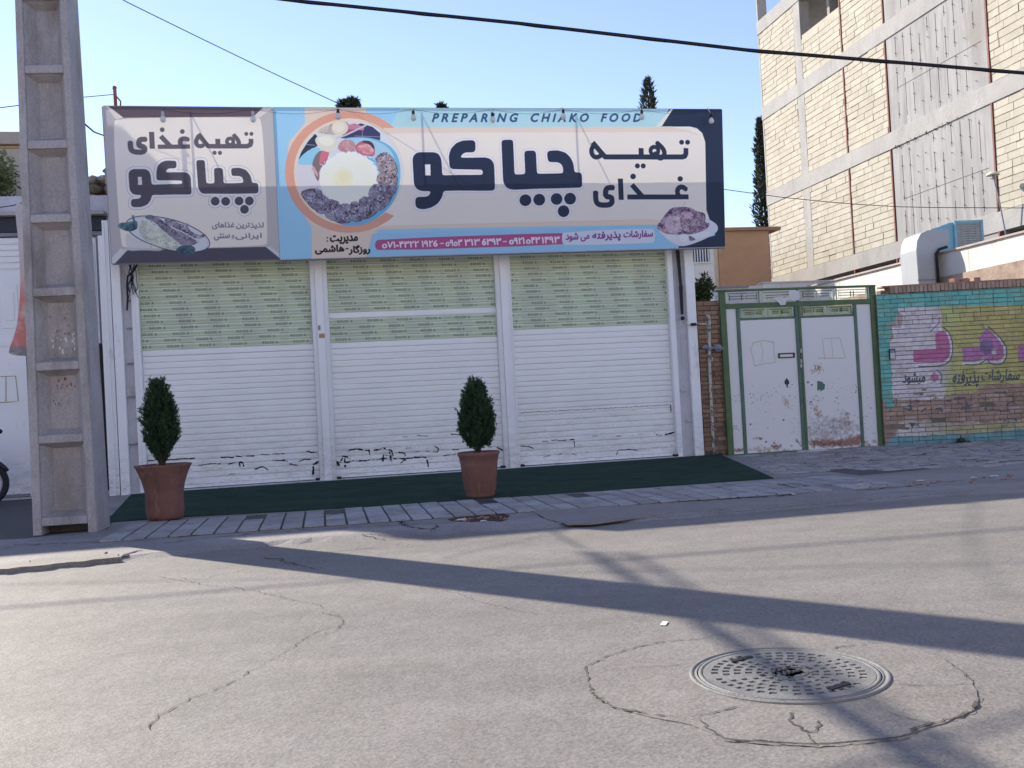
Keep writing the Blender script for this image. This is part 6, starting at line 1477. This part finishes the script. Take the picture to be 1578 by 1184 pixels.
# near-black wall stands in for shade in the open lower storey; concrete walls above
part('interior_wall', MB().box(.6, XE, 2.6, 2.7, levels[0]-PITCHZ, levels[1]-.4), M['dark'], tall)
part('interior_wall', MB().box(cx[1][1]+.8, cx[1][1]+.95, .5, 6, levels[3], levels[4]-.4).box(cx[1][1]+1.5, XE, 3.2, 3.4, levels[3], levels[4]-.4), M['bconcrete'], tall)
# ================================================================== WHITE CLAD PARAPET + COOLER
pt = CAM+ray(1578, 356.5)*16.5
PAR = Frame((pt[0], pt[1]), TH-math.pi/2)
def pa(px, py, w=0): return PAR.loc(px, py, w)
ztp = pa(1578, 356.5)[1]; zbp = pa(1578, 399.8)[1]
ps = thing('clad_parapet', 'long white marble clad parapet wall running back towards the unfinished building', 'parapet wall', PAR, (-4, 0, 0))
xA = pa(1200, 440)[0]; xB = 1.6
xm = xA; n_ = 14; xs_ = np.linspace(xA, xB, n_+1)
for a, b in zip(xs_, xs_[1:]): part('marble_slab', MB().box(a+.004, b-.004, -.02+random.uniform(-.003, .003), .0, zbp, ztp-.03), M['marble'], ps)
part('coping', MB().box(xA-.02, xB, -.06, .28, ztp-.028, ztp+.012), mat('pinkish_coping', (.42, .35, .31), .8, .12, 5), ps, bevel=.006)
part('masonry', MB().box(xA, xB, .001, .24, 0, ztp-.03).box(xA, xB, -.06, .0, 0, zbp-.004), mat('weathered_render', (.36, .27, .21), .95, .22, 3, bump=.7, bs=20, dirt=((.22, .17, .14), .5, .7, 4, None)), ps)
# end wall facing the street behind the gate
ew = thing('white_yard_wall', 'low white clad wall end seen above the gate grille', 'wall', FAC, (FAC.x(1230, 500, 6), 6, 0))
W6 = 7.5
ex0, ex1 = FAC.x(1176, 440, W6), FAC.x(1276, 440, W6); ez = FAC.z(1230, 434.5, W6)
part('wall', MB().box(ex0, ex1+.3, W6, W6+.2, 0, ez), M['marble'], ew); part('coping', MB().box(ex0-.03, ex1+.32, W6-.04, W6+.24, ez+.002, ez+.03), M['stone'], ew)
part('side_wall', MB().box(ex0, ex0+.15, W6+.2, W6+3.5, 0, ez), M['marble'], ew)
yw = FAC.z(1120, 443.5, 5.0)
w2 = thing('cream_yard_wall', 'pale low wall with coping above the left half of the gate', 'wall', FAC, (FAC.x(1130, 450, 5), 5, 0))
part('wall', MB().box(FAC.x(1100, 450, 5), FAC.x(1153, 450, 5), 5, 5.2, 0, yw), M['stone'], w2); part('coping', MB().box(FAC.x(1099, 450, 5), FAC.x(1154, 450, 5), 4.96, 5.24, yw+.002, yw+.03), M['meter'], w2)
part('stone_post', MB().box(FAC.x(1150, 450, 5), FAC.x(1180, 450, 5), 5.3, 5.5, 0, FAC.z(1165, 440, 5.3)), M['stone'], w2)
# tan building
W9 = 13.0
tb = thing('tan_building', 'plain tan plastered building between the long banner and the unfinished building', 'building', FAC, (FAC.x(1140, 400, W9), W9, 0))
tx0, tx1 = FAC.x(1108, 400, W9), FAC.x(1184.5, 360, W9); tz = FAC.z(1150, 355.5, W9)
part('wall', MB().box(tx0, tx1, W9, W9+8, 0, tz), M['tan'], tb); part('coping', MB().box(tx0-.2, tx1+.35, W9-.12, W9+8.1, tz+.002, tz+.1), mat('brown_coping', (.33, .2, .14), .9, .1), tb)
part('corner_strip', MB().box(FAC.x(1097, 400, W9), tx0-.005, W9+.05, W9+8, 0, tz-.05), mat('light_plaster', (.62, .48, .36), .9, .08), tb)
W8 = 8.0
wb = thing('white_house', 'white rendered house wall with a barred window under the end of the banner', 'house', FAC, (FAC.x(1080, 400, W8), W8, 0))
wx0, wx1 = FAC.x(1020, 420, W8), FAC.x(1101, 420, W8)
wz0, wz1 = FAC.z(1080, 403.5, W8), FAC.z(1080, 372, W8); wxa, wxb = FAC.x(1064.5, 395, W8), FAC.x(1093.5, 395, W8)
part('wall', MB().box(wx0, wxa, W8, W8+.25, 0, wz1+.4).box(wxb, wx1, W8, W8+.25, 0, wz1+.4).box(wxa, wxb, W8, W8+.25, 0, wz0).box(wxa, wxb, W8, W8+.25, wz1, wz1+.4).box(wx0, wx1, W8+.25, W8+5, 0, wz1+.3), M['marble'], wb)
part('window_pane', MB().box(wxa, wxb, W8+.1, W8+.11, wz0, wz1), M['navy'], wb)
for k in range(7): x = wxa+(wxb-wxa)*(k+.5)/7; part('window_bar', MB().box(x-.014, x+.014, W8-.01, W8+.02, wz0-.02, wz1), M['tape'], wb)
part('window_sill', MB().box(wxa-.05, wxb+.05, W8-.06, W8-.012, wz0-.04, wz0-.0), M['marble'], wb)
# citrus bush behind the pier
WB_ = .9
bx_, bz_ = FAC.loc(1084, 445, WB_); bs = thing('leafy_shrub', 'dark leafy shrub rising behind the brick pier', 'shrub', FAC, (bx_, WB_, 0))
part('trunk', MB().tube([(bx_, WB_, 0), (bx_+.03, WB_, 1.5), (bx_, WB_, bz_)], [.035, .03, .012], 7), M['bark'], bs, True)
n = 1100; a = rng.normal(size=(n, 3)); a /= np.linalg.norm(a, axis=1)[:, None]; a *= (rng.random(n)**.45)[:, None]
blob = np.array([(bx_-.03, WB_, bz_-.02, .20, .2, .16), (bx_-.1, WB_, bz_-.2, .2, .2, .18), (bx_+.03, WB_, bz_+.12, .08, .1, .14)]); bi = rng.choice(3, n, p=[.45, .4, .15]); pts = blob[bi, :3]+a*blob[bi, 3:]
leaves('foliage', pts, a+rng.normal(0, .5, (n, 3)), .075, .035, M['leaf_b'], bs)
# cooler, duct
ck = thing('evaporative_cooler', 'turquoise evaporative cooler with louvred side standing behind the white parapet', 'air cooler', PAR, (-1, 1, ztp))
CF = Frame(G(1400, 700)*0+(CAM+ray(1478, 370)*20.8)*np.array([1, 1, 0]), math.radians(4)); 
def cf(px, py, w=0): return CF.loc(px, py, w)
bpy.data.objects.remove(ck)
c0, cz1 = cf(1470, 340); c1, _ = cf(1514, 338); czb = cf(1480, 396)[1]
ck = thing('evaporative_cooler', 'turquoise evaporative cooler with louvred side standing behind the white parapet', 'air cooler', CF, (c0, 0, czb-.3))
part('body', MB().box(c0, c1, .02, .85, czb-.3, cz1), M['cooler'], ck, bevel=.01)
for a, b, z0, z1 in ((c0-.003, c0+.05, czb-.3, cz1+.003), (c1-.05, c1+.003, czb-.3, cz1+.003), (c0+.052, c1-.052, cz1-.05, cz1+.003)): part('frame', MB().box(a, b, -.012, .018, z0, z1), M['cooler'], ck)
zz = czb-.25
while zz < cz1-.06: part('louvre', MB().hexa([(c0+.052, .0, zz), (c1-.052, .0, zz), (c1-.052, .016, zz+.012), (c0+.052, .016, zz+.012), (c0+.052, -.008, zz+.005), (c1-.052, -.008, zz+.005), (c1-.052, .016, zz+.045), (c0+.052, .016, zz+.045)]), M['louver'], ck); zz += .05
for k in range(1, 4): x = c0+(c1-c0)*k/4; part('louvre_stay', MB().box(x-.006, x+.006, -.014, -.009, czb-.3, cz1-.055), M['louver'], ck)
# transition hood to the left
hl = cf(1436, 350, .1)[0]; hz0 = cf(1440, 372, .1)[1]; hz1 = cf(1440, 352, .1)[1]
part('outlet_hood', MB().hexa([(hl, .15, hz0-.25), (c0-.005, .05, czb-.1), (c0-.005, .8, czb-.1), (hl, .75, hz0-.25), (hl, .15, hz1), (c0-.005, .03, cz1-.02), (c0-.005, .8, cz1-.02), (hl, .75, hz1)]), M['cooler'], ck)
# duct: elbow extruded, in front of the parapet
DF = CF
def df(px, py, w): return CF.loc(px, py, w)
outer = [(1461, 354), (1428, 354), (1415, 358), (1404, 366), (1398, 377), (1396.5, 392), (1400, 430)]
dd = -2.1
dp = [df(x, y, dd) for x, y in [(1462, 353), (1430, 354), (1419, 359), (1413.5, 370), (1412, 385), (1416, 440), (1443, 440), (1440, 392), (1444, 386), (1462, 378)]]
dk_ = [df(x, y, dd+.6) for x, y in []]
duct = thing('air_duct', 'bent galvanised air duct going from the cooler down in front of the white parapet', 'air duct', CF, (dp[5][0], dd, dp[5][1]))
fb = [(x, dd, z) for x, z in dp]; dep = .62
# skew so that the lit left side shows
sk = -.02
bk = [(x+sk, dd+dep, z) for x, z in dp]; n_ = len(dp)
part('duct_sheet', MB().add(fb+bk, [tuple(range(n_)), tuple(range(2*n_-1, n_-1, -1))]+[(i, i+n_, (i+1) % n_+n_, (i+1) % n_) for i in range(n_)]), M['steel'], duct, bevel=.004)
zj = df(1425, 431, dd)[1]; part('joint_band', MB().box(dp[5][0]-.02, dp[6][0]+.02, dd-.012, dd-.002, zj-.01, zj+.012), M['meter'], duct)
pq = [df(x, y, dd-.03) for x, y in ((1459, 380), (1447, 384), (1443, 390), (1443, 400), (1446, 440))]
part('drain_pipe', MB().tube([(a, dd-.04, b) for a, b in pq], .028, 8), M['dark'], duct, True)
# dish on a leaning mast
mp = [CF.loc(x, y, 1.2) for x, y in ((1531, 272), (1540, 310), (1552, 362))]
ds = thing('mast_with_dish', 'off white shallow dish on a thin leaning mast in front of the concrete building', 'dish antenna', CF, (mp[2][0], 1.2, mp[2][1]))
part('mast', MB().tube([(mp[0][0], 1.2, mp[0][1]), (mp[1][0], 1.2, mp[1][1]), (mp[2][0], 1.2, mp[2][1]-.2)], .016, 6), M['meter'], ds)
dcx, dcz = CF.loc(1530, 269, 1.2); part('dish', MB().lathe([(.001, .07), (.08, .062), (.13, .03), (.148, -.01), (.14, -.012), (.12, .018), (.001, .055)], (dcx, 1.2, dcz), 24), mat('ivory_paint', (.62, .56, .42), .6, .1), ds, True)
part('bracket', MB().tube([(dcx, 1.2, dcz+.06), (mp[0][0]+.01, 1.2, mp[0][1]-.05)], .03, 6).tube([(dcx-.07, 1.2, dcz-.09), (dcx+.09, 1.2, dcz-.07)], .01, 5), M['meter'], ds)
# ================================================================== TREES BEHIND
def spire(name, px, ytop, ybot, halfw, D, label, n, seed, cat='cypress', ln=.22, mt_='leaf_d', group=None):
    P0 = CAM+ray(px, ybot)*D; fr = Frame((P0[0], P0[1]), 0); t = thing(name, label, cat, fr, (0, 0, 0), group)
    zt_ = fr.z(px-3, ytop, 0); zb2 = .5; r = halfw*D/FPX; g = np.random.default_rng(seed); vis = zt_-P0[2]
    part('trunk', MB().tube([(0, 0, 0), (0, 0, zt_*.95)], [.14, .02], 7), M['bark'], t)
    u = g.beta(1.1, 1.1, n); z = zb2+(zt_-zb2)*u; ph = g.uniform(0, 2*math.pi, n); prof = np.interp((zt_-z)/max(vis, .1), [0, .06, .3, .7, 1.2], [.06, .2, .55, .85, 1.0])
    rr = r*prof*(1+.16*np.sin(ph*3+z*2.1)+.12*np.sin(z*5+ph))*g.random(n)**.4; pts = np.stack([rr*np.cos(ph), rr*np.sin(ph), z], 1)
    d = np.stack([np.cos(ph)*.5, np.sin(ph)*.5, np.ones(n)], 1)+g.normal(0, .3, (n, 3)); leaves('foliage', pts, d, ln, ln*.25, M[mt_], t, extra=g.normal(0, .15, n))
spire('cypress_tree', 1181, 185, 352, 17, 41, 'slender dark cypress standing against the left corner of the unfinished building', 9000, 4)
def crown(name, px, py, w_, h_, D, label, n, seed):
    P0 = CAM+ray(px, py)*D; fr = Frame((P0[0], P0[1]), 0); t = thing(name, label, 'tree', fr, (0, 0, 0), 'tree tops behind the banner'); g = np.random.default_rng(seed)
    s_ = D/FPX; part('trunk', MB().tube([(0, 0, 0), (.05, 0, P0[2])], [.12, .03], 7), M['bark'], t)
    w2_, h2_ = w_*s_*.9, 1.1; b_ = g.normal(size=(n*3, 3)); b_ /= np.linalg.norm(b_, axis=1)[:, None]; b_ *= g.random(n*3)[:, None]**.4; low = b_*np.array([w2_*1.3, w2_*1.3, h2_])+(0, 0, P0[2]-h_*s_*.4-h2_)
    a = g.normal(size=(n, 3)); a /= np.linalg.norm(a, axis=1)[:, None]; a *= g.random(n)[:, None]**.5
    k = g.integers(0, 6, n); c = g.normal(0, .45, (6, 3)); pts = (c[k]+a*.55)*np.array([w_*s_/2, w_*s_/2, h_*s_/2])+(0, 0, P0[2]); pts = np.concatenate([pts, low]); a = np.concatenate([a, b_]); n *= 4; leaves('foliage', pts, a+g.normal(0, .5, (n, 3)), .12, .04, M['leaf_d'], t)
crown('background_tree', 539, 162, 26, 18, 24, 'low tree top peeking over the banner above the kebab plate picture', 1200, 2)
crown('background_tree', 683, 166, 13, 12, 26, 'tiny tree top peeking over the banner left of the English line', 500, 3)
spire('background_conifer', 1000, 122, 168, 10, 26, 'conifer top rising behind the banner near the last English word', 5200, 9, 'conifer', .16)
# small riser pipe above the square banner
ax_, az_ = FAC.loc(180, 162, 1.0); 
mbx = MB().tube([(ax_, 1.0, ROOF), (ax_-.02, 1.0, FAC.z(179, 137, 1.0))], .026, 8).ball((ax_-.02, 1.0, FAC.z(179, 135, 1.0)), .034, 8).tube([(ax_+.0, 1.0, FAC.z(180, 148, 1.0)), (ax_+.06, .98, FAC.z(186, 156, 1.0)), (ax_+.07, .9, FAC.z(188, 165, 1.0))], .012, 5)
solo('roof_riser', mbx, M['rust'], 'short rusty riser pipe with wires above the square banner', 'pipe', FAC, (ax_, 1.0, ROOF))
# ================================================================== CABLES
def cable(name, pts3, r, label, m='cable', n=8):
    solo(name, MB().tube([tuple(p) for p in pts3], r, n), M[m], label, 'cable', WORLD, tuple(pts3[0]))
def pixline(pp, D0, D1, seg=14):
    o = []
    for i in range(seg+1):
        t = i/seg; x = np.interp(t, np.linspace(0, 1, len(pp)), [p[0] for p in pp]); y = np.interp(t, np.linspace(0, 1, len(pp)), [p[1] for p in pp]); o.append(CAM+ray(x, y)*(D0+(D1-D0)*t))
    return o
pp = [(200, -33), (450, 0), (800, 35.5), (1150, 74), (1578, 112), (1900, 143)]
o = []; 
for i in range(60):
    x = 425+1475*i/59
    y = np.interp(x, [200, 450, 800, 1150, 1400, 1578, 1900], [-31, 0, 35.5, 76.5, 97, 112, 140]); o.append(CAM+ray(x, y)*9.0)
o = [np.array(q, float) for q in ((-14, 6.6, 7.6), (-8, 7.8, 6.1), (-4.4, 8.5, 5.35))]+o+[np.array((14., 9.4, 4.5)), np.array((24., 9.6, 5.6))]
cable('thick_cable', o, .0175, 'thick black cable slanting across the sky in front of the unfinished building')
for k in range(1):
    q = [p+np.array([0, .01, .008*math.sin(i*.9)]) for i, p in enumerate(o)]
    cable('wrapping_wire', q, .010, 'thin twisted wire wound along the thick black cable')
cable('thin_cable', pixline([(120, -40), (190, 0), (300, 54), (420, 112), (530, 163), (640, 232)], 11.0, 15.0), .006, 'thin dark cable running down from the top left to the long banner')
cable('thin_cable', pixline([(-20, 168), (60, 158), (120, 150), (176, 145)], 12.0, 15.2), .006, 'thin wire from the left edge behind the pole to the roof riser')
cable('thin_cable', pixline([(118, 172), (130, 190), (145, 203), (162, 209)], 12.0, 13.8), .011, 'short sagging wire between the pole and the square banner')
cable('thin_cable', pixline([(-20, 322), (20, 316), (60, 305)], 11.0, 11.4), .006, 'thin wire crossing in front of the leafy tree at the left')
cable('thin_cable', pixline([(1100, 289), (1200, 303), (1300, 313), (1400, 319), (1578, 320), (1700, 319)], 16, 16), .006, 'very thin wire crossing the unfinished building low down')
# wires overhead, outside the picture, whose shadows cross the road
def wire_over(pA, pB, h, r, label, ex=10):
    a, b = G(*pA), G(*pB); k = h/SUN[2]; d = (b-a)/np.linalg.norm(b-a); A = a-d*ex+SUN*k; B = b+d*10+SUN*k
    pts = [A+(B-A)*t+np.array([0, 0, -.0*math.sin(math.pi*t)]) for t in np.linspace(0, 1, 16)]; cable('street_wire', pts, r, label)
wire_over((0, 938), (1578, 815), 8.4, .017, 'street wire high above the frame throwing the long shadow line across the road')
wire_over((0, 902), (560, 890), 8.6, .008, 'thin street wire high above the frame on the left', 1.2)
ga, gb = G(955, 880), G(1240, 1060); hs = SUN[2]/math.hypot(SUN[0], SUN[1]); hv = np.array([SUN[0], SUN[1], SUN[2]])/math.hypot(SUN[0], SUN[1])  # unseen cables added and sloped to cast the streaks over the manhole
qa, qb = ga+hv*12.2, gb+hv*8.6
cable('shadow_cable', [qa-(qb-qa)*.3, qa, (qa+qb)/2, qb, qb+(qb-qa)*2.39], .044, 'unseen thick sloping cable left of and above the frame, added for its shadow across the manhole')
cable('shadow_cable', [qa-(qb-qa)*.3+np.array([.12, 0, .1]), qa+np.array([.12, 0, .1]), qb+np.array([.03, .1, .1]), qb+(qb-qa)*2.36+np.array([-.12, .1, .1])], .028, 'unseen thinner sloping cable beside the thick one, added for its shadow')

# ================================================================== HOUSES ACROSS THE STREET (behind the photographer)
OPP = Frame((0, -6.5), TH)
og = random.Random(77)
x = -22.
descs = ['cream rendered house across the street behind the photographer, leftmost', 'pale stone house across the street behind the photographer, second from the left', 'white rendered house across the street straight behind the photographer', 'cream brick house across the street behind the photographer, right of the white one', 'pale house across the street behind the photographer, rightmost']
ocol = [mat('opposite_render_%d' % i, c, .9, .06, 1) for i, c in enumerate([(.62, .54, .44), (.6, .56, .5), (.7, .66, .6), (.6, .5, .38), (.62, .57, .5)])]
for i, (w_, h_) in enumerate(((9, 6.6), (8, 7.4), (10, 6.9), (8, 7.8), (9, 6.4))):
    t = thing('street_house', descs[i], 'house', OPP, (x+w_/2, -2, 0), 'houses across the street')
    part('wall', MB().box(x+.02, x+w_-.02, -9, 0, 0, h_), ocol[i], t); part('cornice', MB().box(x, x+w_-.0, -.0+.002, .15, h_-.3, h_-.1), M['stone'], t)
    for fl in (1.2, 4.3):
        for k in range(3):
            cx_ = x+w_*(k+.5)/3; f = part('window', MB().box(cx_-.6, cx_+.6, .002, .05, fl, fl+1.3), M['tape'], t); part('pane', MB().box(cx_-.5, cx_+.5, .051, .06, fl+.1, fl+1.2), M['navy'], f)
    x += w_
